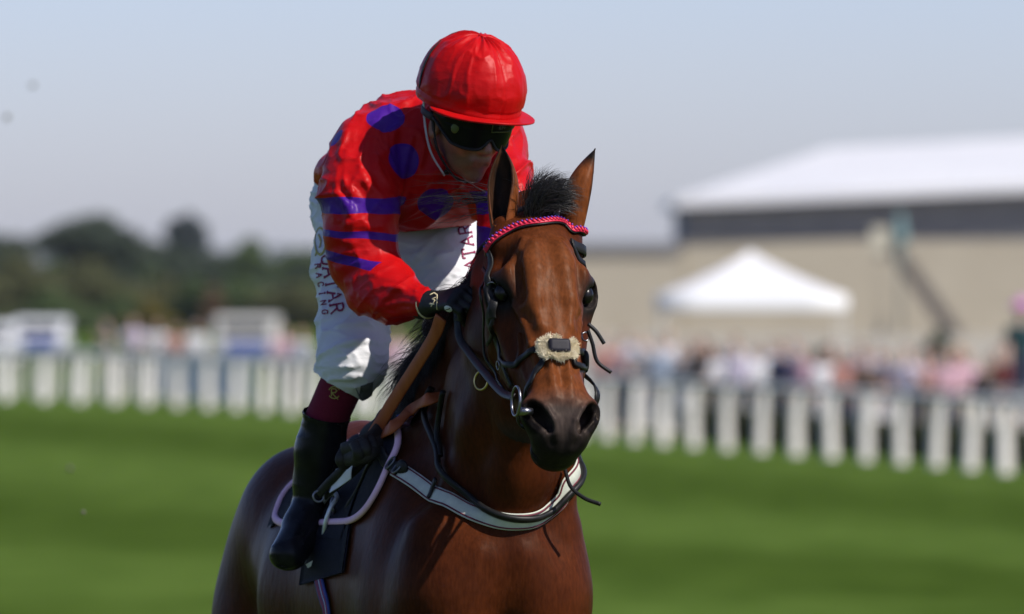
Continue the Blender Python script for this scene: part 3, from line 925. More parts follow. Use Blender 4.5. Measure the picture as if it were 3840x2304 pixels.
# shoulders and breast
for s in (-1, 1):
    hs.add(ecap(B(.12, .125 * s, 1.20), B(.50, .13 * s, 1.46), (.095, .12), (.07, .16), LF), .07)
    hs.add(ell(B(.12, .115 * s, 1.22), (.12, .100, .18), RB), .07)
    hs.add(ell(B(.30, .17 * s, 1.14), (.17, .085, .19), RB), .06)
    hs.add(cap(B(.10, .150 * s, 1.36), B(.15, .170 * s, 1.08), .05, .05), .07)
    hs.add(cap(B(.045, .05 * s, 1.30), B(.06, .125 * s, 1.03), .06, .06), .06)
    # foreleg
    fz = .0 if s < 0 else .0
    hs.chain([B(.20, .15 * s, 1.02), B(.26 , .14 * s, .80), B(.24, .135 * s, .52)], [.115, .075, .052], .06)
    hs.chain([B(.24, .135 * s, .53), B(.25, .135 * s, .45), B(.26, .13 * s, .23), B(.22, .13 * s, .12)], [.05, .042, .036, .04], .03)
    hs.add(cap(B(.20, .13 * s, .09), B(.17, .13 * s, .035), .046, .056), .02)
hs.add(ell(B(.14, 0, 1.30), (.14, .14, .18), RB), .05)
hs.sub(cap(B(-.055, 0, 1.30), B(-.045, 0, .95), .012), .05)
for pts, r_ in (([(2010, 2010), (2060, 2090), (2085, 2180), (2070, 2290)], .006), ([(2120, 1980), (2150, 2070), (2160, 2170)], .006), ([(1800, 2060), (1770, 2150), (1745, 2260)], .006), ([(1960, 2040), (1975, 2140), (1950, 2260)], .005), ([(1860, 2080), (1850, 2180), (1835, 2290)], .005)):
    CHEST = globals().setdefault('CHEST', []); CHEST.append((pts, r_))
# neck
nk = [(P(2000, 905, -.135), (.072, .098)), (P(1965, 1060, -.06), (.078, .120)), (P(1925, 1270, .05), (.098, .155)), (P(1895, 1500, .17), (.128, .20)), (P(1868, 1740, .30), (.160, .25))]
for i in range(len(nk) - 1):
    hs.add(ecap(nk[i][0], nk[i + 1][0], nk[i][1], nk[i + 1][1], LF), .05 if i else .04)
hs.add(ecap(nk[-1][0], B(.42, 0, 1.32), (.16, .25), (.19, .26), LF), .08)
# crest
cr = [P(1990, 800, -.08), P(1885, 1010, .14), P(1790, 1240, .34), P(1690, 1450, .52), B(.66, 0, 1.59)]
hs.chain(cr, [.045, .042, .045, .05, .06], .09, .09)
# windpipe and jugular groove edges
hs.chain([P(1990, 1280, -.10), P(1975, 1520, -.04), P(1945, 1780, .03), P(1915, 1900, .05)], [.05, .055, .06, .05], .07, .07)
for s in (-1, 1):
    c = [P(1960 + 90 * s, 1420, -.0), P(1935 + 120 * s, 1600, .06), P(1910 + 150 * s, 1800, .12), P(1900 + 170 * s, 1930, .12)]
    hs.chain(c, [.035, .04, .045, .04], .06, .06)

# ---- head
hs.add(ell(H(.09, 0, -.105), (.13, .096, .095), RH), .03)
hs.add(ell(H(.165, 0, -.092), (.125, .106, .090), RH), .05)
hs.add(ell(H(.225, 0, -.098), (.115, .098, .090), RH), .05)
hs.add(ecap(H(.17, 0, -.075), H(.33, 0, -.068), (.080, .070), (.062, .065), HS), .05)
hs.add(ecap(H(.33, 0, -.068), H(.475, 0, -.050), (.062, .065), (.046, .048), HS), .04)
hs.add(ecap(H(.20, 0, -.135), H(.36, 0, -.115), (.092, .098), (.072, .078), HS), .05)
hs.add(ecap(H(.36, 0, -.115), H(.49, 0, -.085), (.072, .078), (.054, .058), HS), .05)
for s in (-1, 1):
    hs.add(ell(H(.195, .066 * s, -.205), (.125, .036, .10), RH), .05)
    hs.add(ecap(H(.27, .055 * s, -.215), H(.47, .038 * s, -.145), (.028, .045), (.024, .032), HS), .05)
    hs.add(cap(H(.225, .097 * s, -.118), H(.37, .070 * s, -.104), .012, .008), .035)      # facial crest
    hs.add(cap(H(.145, .084 * s, -.055), H(.195, .104 * s, -.080), .022, .020), .05)      # brow
    hs.add(cap(H(.125, .090 * s, -.085), H(.17, .104 * s, -.095), .018, .018), .04)       # orbit arch behind the eye
    hs.sub(ell(H(.105, .098 * s, -.048), (.026, .016, .022), RH), .05)                    # hollow above the eye
    hs.sub(ell(H(.190, .117 * s, -.070), (.025, .020, .020), RH), .010)                   # eye opening
    hs.chain([H(.163, .108 * s, -.070), H(.176, .110 * s, -.053), H(.198, .109 * s, -.050), H(.217, .101 * s, -.058)], [.0055, .0065, .006, .005], .010, .006)  # upper lid
    hs.chain([H(.166, .109 * s, -.080), H(.186, .113 * s, -.092), H(.208, .109 * s, -.088), H(.220, .102 * s, -.068)], [.0045, .005, .005, .0045], .010, .006)  # lower lid
    hs.sub(ell(H(.290, .094 * s, -.055), (.075, .02, .022), RH), .05)                     # shallow hollow below the eye
    hs.add(cap(H(.14, .056 * s, -.014), H(.23, .052 * s, -.022), .014, .012), .05)
    # veins
    hs.chain([H(.235, .080 * s, -.048), H(.29, .066 * s, -.030), H(.35, .056 * s, -.022), H(.41, .048 * s, -.018)], [.0052, .0052, .005, .0042], .012, .012)
    hs.chain([H(.31, .074 * s, -.050), H(.36, .070 * s, -.070), H(.42, .060 * s, -.062), H(.47, .052 * s, -.05)], [.005, .005, .0046, .004], .011, .011)
    hs.chain([H(.08, .05 * s, -.014), H(.13, .066 * s, -.016), H(.165, .082 * s, -.03)], [.005, .005, .0046], .012, .012)
    hs.chain([H(.40, .022 * s, .0), H(.45, .020 * s, .001), H(.50, .018 * s, .0)], [.004, .004, .003], .02, .02)
    hs.chain([H(.10, .030 * s, .001), H(.17, .034 * s, -.001), H(.24, .042 * s, -.006), H(.31, .040 * s, -.002)], [.007, .008, .008, .006], .028, .028)
    hs.sub(cap(H(.13, .072 * s, -.010), H(.23, .068 * s, -.016), .007), .032)
    hs.sub(cap(H(.30, .060 * s, .004), H(.42, .048 * s, .008), .006), .024)
    # masseter edge
    hs.sub(cap(H(.28, .108 * s, -.16), H(.31, .104 * s, -.25), .016), .04)
# muzzle
hs.add(ell(H(.520, 0, -.056), (.060, .056, .054), RH), .035)
hs.add(ell(H(.575, 0, -.070), (.044, .064, .056), RH), .03)
hs.add(ell(H(.576, 0, -.118), (.046, .056, .048), RH), .022)
hs.add(ell(H(.535, 0, -.155), (.045, .042, .03), RH), .03)
for s in (-1, 1):
    NR_ = np.array([nrm(HA * .80 - HS * s * .60), nrm(HS * s * .80 + HA * .60), HN])
    hs.add(ecap(H(.450, .040 * .92 * s, -.035), H(.500, .052 * .92 * s, -.032), (.018, .02), (.024, .024), HS), .035)
    hs.add(ell(H(.538, .056 * .92 * s, -.040), (.054, .034, .040), NR_), .028)
    hs.sub(ell(H(.542, .064 * .92 * s, -.010), (.048, .0235, .036), NR_), .007)
    hs.sub(ell(H(.540, .056 * .92 * s, -.035), (.030, .015, .035), NR_), .010)
    # thin flared rims
    hs.chain([H(.497, .078 * .92 * s, -.030), H(.503, .064 * .92 * s, -.010), H(.525, .046 * .92 * s, -.001), H(.555, .028 * .92 * s, -.003), H(.582, .020 * .92 * s, -.016)], [.0050, .006, .006, .0055, .005], .010, .006)
    hs.chain([H(.497, .078 * .92 * s, -.030), H(.515, .088 * .92 * s, -.034), H(.545, .078 * .92 * s, -.030), H(.575, .050 * .92 * s, -.026)], [.0045, .005, .006, .007], .012, .006)
    # mouth corner and wrinkles
    hs.sub(cap(H(.612, .05 * .92 * s, -.103), H(.52, .066 * .92 * s, -.112), .003), .010)
    hs.sub(cap(H(.590, .048 * .92 * s, -.012), H(.604, .030 * .92 * s, -.030), .004), .016)
hs.sub(cap(H(.56, 0, .004), H(.63, 0, -.045), .004), .018)
hs.sub(cap(H(.63, -.05, -.103), H(.63, .05, -.103), .003), .012)

EARS = [(H(.035, -.078, -.085), P(1882, 545, -.20)), (H(.035, .082, -.092), P(2238, 560, -.17))]
for eb_, et_ in EARS:                                   # fleshy ear roots
    hs.add(cap(eb_ - nrm(et_ - eb_) * .02, eb_ + (et_ - eb_) * .10, .036, .026), .03)
def ear_mesh(base, tip, face, wmax, bend):
    """leaf-shaped cupped shell, open towards face"""
    ax = nrm(tip - base); f = nrm(face - ax * (face @ ax)); sd = np.cross(ax, f); L = np.linalg.norm(tip - base)
    NA_, NL = 28, 44
    lay = []
    for off_ in (0.0, .0045):
        g = np.zeros((NL + 1, NA_ + 1, 3))
        for i in range(NL + 1):
            t_ = i / NL
            w = wmax * (.66 + .34 * math.sin(math.pi * min(1, t_ / .52) * .5)) if t_ < .52 else wmax * max(.0, 1 - ((t_ - .52) / .48) ** 1.9)
            w = max(w, .0025)
            dep = w * (1.05 - .35 * t_)
            op = math.radians(150 - 50 * t_ if t_ > .1 else 168)
            c = base + ax * L * t_ + f * bend * math.sin(math.pi * t_ * .9) - sd * 0
            for k in range(NA_ + 1):
                an = -op + 2 * op * k / NA_
                ww = max(w - off_ * (1 if t_ < .94 else .3), .0008)
                dd = max(dep - off_ * 1.2 * (1 if t_ < .94 else .3), .0008)
                # arc whose open side looks along f; lips curl inwards
                g[i, k] = c + sd * math.sin(an) * ww * (1 if abs(an) < 2 else .96) - f * math.cos(an) * dd
        lay.append(g)
    v = np.concatenate([lay[0].reshape(-1, 3), lay[1].reshape(-1, 3)])
    n = NA_ + 1; o = (NL + 1) * n
    q = []
    for i in range(NL):
        for k in range(NA_):
            a = i * n + k
            q.append((a, a + n, a + n + 1, a + 1)); q.append((o + a, o + a + 1, o + a + n + 1, o + a + n))
        for k in (0, NA_):
            a = i * n + k; q.append((a, a + n, o + a + n, o + a) if k else (a, o + a, o + a + n, a + n))
    return v, np.array(q)
EM = [ear_mesh(EARS[0][0], EARS[0][1], V(-.38, -.92, .0), .0375, -.004), ear_mesh(EARS[1][0], EARS[1][1], V(.90, .42, .15), .0375, -.012)]
# surface veins on the breast, laid on a quick first mesh
_v, _q = hs.mesh((-.35, -.15, 1.10), (.32, .4, 1.55), .014, 1)
foldset(hs, Surf(_v, _q), CHEST, .012, .45)
CUT_Z = P(0, 1420, 0)[2]
vh, qh = hs.mesh((-.42, -.90, 1.47), (.32, .25, 2.36), .0036, 2)
vb, qb = hs.mesh((-.95, -.25, -.02), (.45, 2.1, 2.02), .0095, 2)
# split along a slanted plane through the neck: the fine mesh in front, the coarse one behind
cn = nrm((0.15, -0.80, 0.60)); cp0 = P(1900, 1380, .05)
def cutmesh(v, q, keep):
    ok = keep(v); fq = ok[q].all(1)
    q = q[fq]; used = np.unique(q); m = np.full(len(v), -1); m[used] = np.arange(len(used))
    return v[used], m[q]
vh, qh = cutmesh(vh, qh, lambda v: (v - cp0) @ cn > -.004)
vb, qb = cutmesh(vb, qb, lambda v: (v - cp0) @ cn < .008)
hv = np.concatenate([vh, vb]); hq = np.concatenate([qh, qb + len(vh)])
NBODY = len(hv)
SH = Surf(hv, hq)

# coat colour (bay with black points), with lit and shaded tones painted in
def coat(v):
    loc = (v - HP)
    t, s, n = loc @ HA, loc @ HS, loc @ HN
    inhead = ((v - cp0) @ cn > 0) & (v[:, 2] > 1.5)
    n1 = vnoise(v * 9); n2 = vnoise(v * 40); n3 = vnoise(v * np.array((14., 14., 5.)) + 7)
    bay = np.array((.078, .0195, .0056)); dark = np.array((.032, .0078, .0030)); red = np.array((.140, .043, .0130))
    w = np.clip(.5 + .35 * n1 + .15 * n2 + .2 * n3, 0, 1)[:, None]
    c = dark * (1 - w) + bay * w
    face = np.clip((n + .062) / .062, 0, 1) * np.clip((t - .02) / .1, 0, 1) * inhead  # face front painted in its lit red; cheeks and neck keep the shade-dark bay
    c = c * (1 - .75 * face[:, None]) + red * (.85 + .3 * w) * .75 * face[:, None]
    blk = np.array((.012, .010, .0095)); gry = np.array((.045, .034, .030))
    mz = np.clip((t + .05 * n1 * 0.4 - n * 0.35 * (n < 0) - .475) / .07, 0, 1) * inhead
    c = c * (1 - mz[:, None]) + gry * mz[:, None]
    mz2 = np.clip((t - n * 0.5 - .565) / .05, 0, 1) * inhead
    c = c * (1 - mz2[:, None]) + blk * mz2[:, None]
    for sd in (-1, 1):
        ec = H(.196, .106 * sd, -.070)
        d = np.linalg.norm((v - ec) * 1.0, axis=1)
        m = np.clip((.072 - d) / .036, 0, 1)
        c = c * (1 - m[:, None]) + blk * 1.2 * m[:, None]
        nc = H(.540, .078 * sd, -.022)
        m = np.clip((.046 - np.linalg.norm(v - nc, axis=1)) / .010, 0, 1)
        c = c * (1 - m[:, None]) + blk * .5 * m[:, None]
    leg = np.clip((.72 - v[:, 2]) / .2, 0, 1)
    c = c * (1 - leg[:, None]) + blk * leg[:, None]
    return c

m, t, b = mat_new('bay_coat')
at = node(t, 'ShaderNodeVertexColor', layer_name='Col')
tc = node(t, 'ShaderNodeTexCoord')
n = node(t, 'ShaderNodeTexNoise'); n.inputs['Scale'].default_value = 150; n.inputs['Detail'].default_value = 5
mp = node(t, 'ShaderNodeMapping'); mp.inputs['Scale'].default_value = (1, 1, .28)
t.links.new(tc.outputs['Object'], mp.inputs[0]); t.links.new(mp.outputs[0], n.inputs[0])
mx = node(t, 'ShaderNodeMix', data_type='RGBA', blend_type='MULTIPLY'); mx.inputs[0].default_value = .5
r = node(t, 'ShaderNodeValToRGB'); r.color_ramp.elements[0].position = .3; r.color_ramp.elements[1].position = .7
r.color_ramp.elements[0].color = (.42, .38, .36, 1); r.color_ramp.elements[1].color = (1.4, 1.32, 1.25, 1)
t.links.new(n.outputs[0], r.inputs[0])
t.links.new(at.outputs[0], mx.inputs[6]); t.links.new(r.outputs[0], mx.inputs[7]); t.links.new(mx.outputs[2], b.inputs['Base Color'])
b.inputs['Roughness'].default_value = .40
b.inputs['Specular IOR Level'].default_value = .055
b.inputs['Specular Tint'].default_value = (1, .8, .65, 1)
b.inputs['Sheen Weight'].default_value = .0
b.inputs['Sheen Roughness'].default_value = .4
add_bump(t, b, 260, .12, .0012, 2, (1, 1, .22))
add_bump(t, b, 22, .22, .006, 3)
add_bump(t, b, 48, .35, .004, 5, (1, 1, .45))
M_COAT = m

horse = empty('horse', B(.8, 0, 0))
tag(horse, 'bay racehorse with black mane cantering towards the camera under the jockey', 'horse')
for ev, eq in EM:
    hq = np.concatenate([hq, eq + len(hv)]); hv = np.concatenate([hv, ev])
hcol = coat(hv)
k0 = NBODY
for (ev, eq), (eb_, et_) in zip(EM, EARS):              # ears: dark lining and rim
    half = len(ev) // 2; n_ = 29
    tt_ = np.repeat(np.arange(45) / 44, 29); aa_ = np.abs(np.tile(np.arange(29) / 28 * 2 - 1, 45))
    base_c = np.array((.135, .040, .012))[None] * (1 + .25 * vnoise(ev[:half] * 60))[:, None]
    blk_ = np.array((.010, .008, .007))
    tipm = np.clip((tt_ - .72) / .16, 0, 1)[:, None]; rim_ = np.clip((aa_ - .86) / .1, 0, 1)[:, None] * np.clip((tt_ - .3) / .2, 0, 1)[:, None] * .8
    mm_ = np.maximum(tipm, rim_)
    hcol[k0:k0 + half] = base_c * (1 - mm_) + blk_ * mm_
    lin = np.clip(.58 + .5 * vnoise(ev[half:] * np.array((60, 60, 25))) + .3 * (1 - np.repeat(np.arange(45) / 44, 29)), 0, 1)[:, None]
    hcol[k0 + half:k0 + 2 * half] = np.array((.07, .03, .014)) * (1 - lin) + blk_ * lin
    k0 += len(ev)
obj('body', hv, hq, M_COAT, horse, col=hcol)
# eyes
m, t, b = mat_new('horse_eye'); b.inputs['Base Color'].default_value = (.005, .0035, .003, 1); b.inputs['Roughness'].default_value = .30; b.inputs['Specular IOR Level'].default_value = .3
M_EYE = m
for s in (-1, 1):
    v, f = ico(H(.191, .0995 * s, -.070), (.0235, .0190, .0215), RH)
    obj('eye', v, f, M_EYE, horse)

# mane, forelock
M_MANE = mottled('black_hair', (.006, .005, .005), (.018, .015, .014), 60, .38, .5)
def wob(c, amp):
    n = len(c); s = np.linspace(0, 1, n)[:, None]
    ph = RNG.random(3) * 6.28; fr = RNG.uniform(3, 8, 3)
    return c + amp * s * np.sin(ph + fr * s)
mane = []
crc = catmull(cr, 14)
for cl in range(330):                       # locks of about sixteen hairs
    k0_ = .36 + .64 * RNG.random()
    sd_ = V(-.95 + RNG.normal() * .20, -.22 + RNG.normal() * .22, .0 + RNG.normal() * .28)
    L0 = RNG.uniform(.07, .155) * (.45 + .7 * min(1, max(0, k0_ - .30) / .25)) * (1.0 if k0_ < .88 else .7)
    g0 = V(RNG.normal() * .06, -.05 + RNG.normal() * .06, -.40 + RNG.normal() * .10); ph_ = RNG.random() * 6
    for i in range(16):
        k = min(1, max(.1, k0_ + RNG.normal() * .012))
        p = crc[int(k * (len(crc) - 1))] + RNG.normal(size=3) * np.array((.007, .009, .005))
        p0, n0 = SH.near(p + V(-.01, 0, .06), -.004)
        L = L0 * RNG.uniform(.75, 1.1)
        pts = [p0]; d = nrm(sd_ + n0 * .5 + RNG.normal(size=3) * .10)
        for j in range(7):
            pts.append(pts[-1] + d * L / 7)
            d = nrm(d + g0 + RNG.normal(size=3) * .05 + V(.12 * math.sin(ph_ + j), 0, 0))
            q, qn = SH.near(pts[-1], 0)
            dd = (pts[-1] - q) @ qn
            if dd < .004: pts[-1] = q + qn * (.004 + RNG.random() * .010)
        mane.append(np.array(pts))
for cl in range(60):                        # short flat hair on the upper crest
    k0_ = .12 + .28 * RNG.random()
    for i in range(14):
        p = crc[int(max(.05, k0_ + RNG.normal() * .012) * (len(crc) - 1))] + RNG.normal(size=3) * .006
        p0, n0 = SH.near(p + V(-.01, 0, .06), -.004); pts = [p0]; d = nrm(V(-.5, -.2, -.3) + n0 * .25 + RNG.normal(size=3) * .12)
        for j in range(6):
            pts.append(pts[-1] + d * RNG.uniform(.035, .06) / 6); d = nrm(d + V(0, 0, -.4))
            q, qn = SH.near(pts[-1], 0)
            if (pts[-1] - q) @ qn < .003 or True: pts[-1] = q + qn * (.003 + RNG.random() * .006)
        mane.append(np.array(pts))
hairs('mane', mane, .0010, M_MANE, horse)
fl = []
for cl in range(95):                        # locks of the poll, swept up, back and over to the right
    ps = H(RNG.uniform(-.075, .006), RNG.normal() * .015, -.03)
    dl = V(.12 + .26 * RNG.normal(), -.12 + .1 * RNG.normal(), 1.0); gl_ = V(.17 + .08 * RNG.normal(), .08, -.17 + .05 * RNG.normal()); L0 = RNG.uniform(.07, .135)
    for i in range(20):
        p0, n0 = SH.near(ps + RNG.normal(size=3) * .006, -.003)
        L = L0 * RNG.uniform(.7, 1.1); d = nrm(dl + n0 * .25 + RNG.normal(size=3) * .10)
        pts = [p0]
        for j in range(8):
            pts.append(pts[-1] + d * L / 8); d = nrm(d + gl_ + RNG.normal(size=3) * .035)
        fl.append(np.array(pts))
for i in range(40):                        # wisps blown across to the side of the near ear
    p = H(RNG.uniform(-.03, .03), -.05 + RNG.normal() * .02, -.05)
    L = RNG.uniform(.10, .24)
    d = nrm(V(-1, .25, .0) + RNG.normal(size=3) * .16); g = V(-.10, .03, -.05)
    p = P(1850 + RNG.normal() * 30, 735 + RNG.normal() * 26, -.02)
    pts = [p]
    for j in range(7):
        pts.append(pts[-1] + d * L / 7); d = nrm(d + g + RNG.normal(size=3) * .06)
    fl.append(wob(np.array(pts), .008))
hairs('forelock', fl, .0008, M_MANE, horse)
# tail
tl = []
for i in range(700):
    p = B(1.76, RNG.normal() * .02, 1.46 + RNG.normal() * .02)
    L = RNG.uniform(.6, .95); d = nrm(-FW * .5 + UP * .05 + LF * (.25 + RNG.normal() * .12))
    pts = [p]
    for j in range(9):
        pts.append(pts[-1] + d * L / 9); d = nrm(d + V(0, 0, -.34) + RNG.normal(size=3) * .05)
    tl.append(np.array(pts))
hairs('tail', tl, .003, M_MANE, horse)
# ================================================================== jockey
jockey = empty('person', P(1480, 1500, .8))
tag(jockey, 'jockey in red silks with purple spots, red cap and white breeches riding the bay horse', 'person')

# ---- head frame
yw, pt = math.radians(34), math.radians(19)
JF = V(math.sin(yw) * math.cos(pt), -math.cos(yw) * math.cos(pt), -math.sin(pt))
JU = V(math.sin(yw) * math.sin(pt), -math.cos(yw) * math.sin(pt), math.cos(pt))
roll = math.radians(-1)
JS = np.cross(JF, JU)                       # towards image left when positive?
if JS[0] < 0: JS = -JS                      # towards image right
JU = nrm(JU * math.cos(roll) - JS * math.sin(roll)); JS = nrm(JS - JU * (JS @ JU)); JF = np.cross(JU, JS)
if JF[1] > 0: JF = -JF
JC = P(1770, 334, .32)
def J(f, s, u): return JC + JF * f + JS * s + JU * u
RJ = np.array([JF, JS, JU])
J_ = J
def K(f, s, u): return J(f, s, u - .044)      # face, set lower in the cap

# ---- body (skin), one continuous figure
bd = Shape()
bd.add(ell(J(-.01, 0, -.02), (.100, .076, .105), RJ), .02)
bd.add(ell(K(.035, 0, -.07), (.062, .062, .075), RJ), .03)
bd.add(ell(K(.045, 0, -.125), (.045, .045, .035), RJ), .03)          # jaw
bd.add(ell(K(.078, 0, -.148), (.018, .022, .018), RJ), .02)         # chin
bd.add(ell(K(.088, 0, -.108), (.016, .028, .018), RJ), .02)         # mouth mound
bd.add(cap(K(.088, -.016, -.104), K(.088, .016, -.104), .0055), .004)
bd.add(cap(K(.086, -.015, -.116), K(.086, .015, -.116), .0065), .004)
bd.sub(cap(K(.096, -.02, -.110), K(.096, .02, -.110), .002), .004)
bd.add(cap(K(.088, 0, -.028), K(.112, 0, -.074), .009, .013), .012)   # nose
for s in (-1, 1):
    bd.add(ell(K(.100, .012 * s, -.078), (.010, .009, .008), RJ), .008)
    bd.add(ell(K(.068, .044 * s, -.062), (.02, .022, .022), RJ), .03)  # cheekbone
    bd.sub(ell(K(.096, .032 * s, -.03), (.018, .02, .014), RJ), .02)
    bd.add(ell(K(-.012, .078 * s, -.055), (.020, .008, .033), RJ), .008)  # ear
    bd.sub(ell(K(-.008, .088 * s, -.053), (.011, .007, .020), RJ), .006)
bd.add(cap(K(-.02, 0, -.08), P(1668, 520, .56), .050, .060), .04)
bd.add(ecap(P(1655, 585, .64), P(1520, 700, 1.0), (.14, .085), (.13, .085), V(1, .1, 0)), .05)
for arm in ([(1400, 575, .54), (1352, 960, .42), (1590, 1145, .20)], [(1840, 560, .55), (1900, 960, .34), (1800, 1085, .24)]):
    bd.chain([P(*q) for q in arm], [.06, .045, .026], .04)
for lg in ([(1330, 780, .95), (1318, 1350, .62), (1222, 1572, .68), (1160, 1885, .74), (1095, 2010, .655)], [(1640, 780, .95), (1800, 1385, .67), (1868, 1590, .73), (1905, 1890, .80), (1945, 2010, .71)]):
    bd.chain([P(*q) for q in lg], [.085, .052, .038, .028, .022], .02)
v, q = bd.mesh((-.65, .05, 1.15), (.25, 1.25, 2.65), .0052, 2)
m, t, b = mat_new('skin')
n = node(t, 'ShaderNodeTexNoise'); n.inputs['Scale'].default_value = 40; n.inputs['Detail'].default_value = 5
tc = node(t, 'ShaderNodeTexCoord'); t.links.new(tc.outputs['Object'], n.inputs[0])
r = node(t, 'ShaderNodeValToRGB'); r.color_ramp.elements[0].color = (.20, .075, .042, 1); r.color_ramp.elements[1].color = (.28, .12, .07, 1)
r.color_ramp.elements[0].position = .35; r.color_ramp.elements[1].position = .65
t.links.new(n.outputs[0], r.inputs[0])
va = node(t, 'ShaderNodeVertexColor', layer_name='Col'); mx = node(t, 'ShaderNodeMix', data_type='RGBA', blend_type='MULTIPLY'); mx.inputs[0].default_value = 1
t.links.new(r.outputs[0], mx.inputs[6]); t.links.new(va.outputs[0], mx.inputs[7]); t.links.new(mx.outputs[2], b.inputs['Base Color'])
b.inputs['Roughness'].default_value = .45; b.inputs['Subsurface Weight'].default_value = .15; b.inputs['Subsurface Radius'].default_value = (.01, .004, .002)
M_SKIN = m
fc = np.ones((len(v), 3))
rel = v - K(0, 0, 0); ff_, fs_, fu_ = rel @ JF, rel @ JS, rel @ JU
lip = np.clip((.026 - np.abs(fs_)) / .006, 0, 1) * np.clip((.013 - np.abs(fu_ + .110)) / .005, 0, 1) * (ff_ > .07)
stub = np.clip((-.085 - fu_) / .02, 0, 1) * np.clip((fu_ + .19) / .02, 0, 1) * (ff_ > -.01) * (1 - lip)
fc *= 1 - (np.array((.25, .52, .5)) * lip[:, None]) - np.array((.48, .44, .40)) * stub[:, None] * (.75 + .5 * np.abs(vnoise(v * 220)))[:, None]
obj('body', v, q, M_SKIN, jockey, col=fc)

# ---- satin silks
sk = Shape()
sk.add(ecap(P(1635, 590, .58), P(1515, 720, .98), (.190, .148), (.175, .135), V(1, .1, 0)), .05)
sk.add(ell(P(1592, 527, .76), (.180, .17, .118)), .07)
sk.add(ell(P(1470, 545, .60), (.118, .13, .085)), .07)
sk.add(ell(P(1800, 530, .62), (.105, .13, .10)), .07)
sk.add(ell(P(1318, 645, .84), (.085, .14, .064)), .05)
sk.add(cap(P(1250, 642, .88), P(1224, 626, .90), .022, .008), .03)
sk.add(ell(P(1610, 745, .60), (.150, .10, .082)), .06)
sk.add(cap(P(1690, 470, .52), P(1672, 520, .56), .075, .09), .05)
LA = [P(1376, 580, .51), P(1342, 710, .43), P(1346, 860, .41), P(1366, 985, .41), P(1470, 1105, .31), P(1592, 1138, .20)]
LR = [.084, .082, .078, .072, .060, .034]
sk.chain(LA, LR, .05, .05)
sk.add(ell(P(1310, 610, .49), (.044, .08, .075)), .05)
sk.add(ell(P(1395, 1120, .36), (.055, .06, .04)), .04)
RA = [P(1862, 556, .54), P(1888, 700, .42), P(1905, 850, .36), P(1900, 960, .34), P(1850, 1040, .29), P(1806, 1080, .25)]
sk.chain(RA, [.074, .066, .064, .060, .050, .033], .05, .05)
# cuff gathers
for arm in (LA, RA):
    ax = nrm(arm[-1] - arm[-2])
    a1 = nrm(np.cross(ax, (0, 0, 1))); a2 = np.cross(ax, a1)
    for k in range(13):
        an = k / 13 * 6.283
        d = a1 * math.cos(an) + a2 * math.sin(an)
        sk.add(cap(arm[-1] + d * .031, arm[-1] - ax * .05 + d * .040, .0055, .003), .008)
# hanging folds on the front and the sleeve, laid on the plain shape
bv, bq = sk.mesh((-.55, .10, 1.80), (.20, 1.30, 2.50), .009, 1)
foldset(sk, Surf(bv, bq), [
    ([(1405, 470), (1395, 560), (1420, 640), (1465, 720)], .013),
    ([(1370, 520), (1352, 620), (1390, 700), (1455, 770)], .014),
    ([(1300, 560), (1290, 670), (1340, 740), (1450, 790)], .013),
    ([(1262, 650), (1265, 720), (1320, 790), (1440, 815)], .011),
    ([(1235, 790), (1300, 840), (1400, 850), (1460, 835)], .010),
    ([(1240, 880), (1320, 915), (1440, 890)], .010),
    ([(1255, 950), (1340, 950), (1440, 925)], .010),
    ([(1262, 1010), (1340, 985), (1430, 965)], .009),
    ([(1300, 1060), (1380, 1030), (1470, 1050)], .009),
    ([(1350, 1110), (1440, 1075), (1540, 1090)], .008),
    ([(1400, 1160), (1480, 1140), (1560, 1130)], .008),
    ([(1450, 1190), (1520, 1165), (1575, 1155)], .006),
    ([(1560, 420), (1545, 520), (1520, 620), (1490, 740)], .013),
    ([(1600, 470), (1585, 580), (1560, 690), (1520, 810)], .013),
    ([(1520, 390), (1480, 500), (1475, 610)], .010),
    ([(1640, 560), (1640, 680), (1610, 800)], .012),
    ([(1690, 620), (1700, 720), (1680, 830)], .011),
    ([(1890, 450), (1925, 540), (1905, 640)], .008),
    ([(1940, 460), (1965, 540), (1940, 640)], .008),
    ([(1500, 830), (1600, 850), (1720, 820)], .008),
    ([(1335, 430), (1290, 500), (1270, 580)], .009),
    ([(1440, 360), (1380, 420), (1350, 480)], .008),
], .016)
v, q = sk.mesh((-.55, .10, 1.80), (.20, 1.30, 2.50), .0046, 2)
nv = vnormals(v, q)
wr = v + np.stack([vnoise(v * 7 + 11), vnoise(v * 7 + 23), vnoise(v * 7 + 37)], 1) * .05
dg = np.stack([wr[:, 0] * 1.0 + wr[:, 2] * .8, wr[:, 1], wr[:, 2] * .6 - wr[:, 0] * .8], 1)       # drape runs diagonally
dsp = .0145 * ridge(dg * np.array((5, 5, 14))) ** 4 + .0070 * ridge(dg * np.array((11, 10, 28)) + 5) ** 5 + .0040 * vnoise(v * 10 + 3) + .0012 * ridge(wr * np.array((40, 30, 30))) ** 4
dsp -= dsp.mean()
dsp *= .45 + .55 * np.clip((v[:, 2] - 2.06) / .05, 0, 1) + .0
v = v + nv * dsp[:, None]
# open hem: the jacket stops above the thighs
v, q = planecut(v, q, P(1600, 862, .60), nrm(V(.10, .0, -1)), lambda v: (v[:, 0] > P(1472, 0, .6)[0]) & (v[:, 0] < P(1790, 0, .6)[0]) & (v[:, 1] > .42))
SK = Surf(v, q)

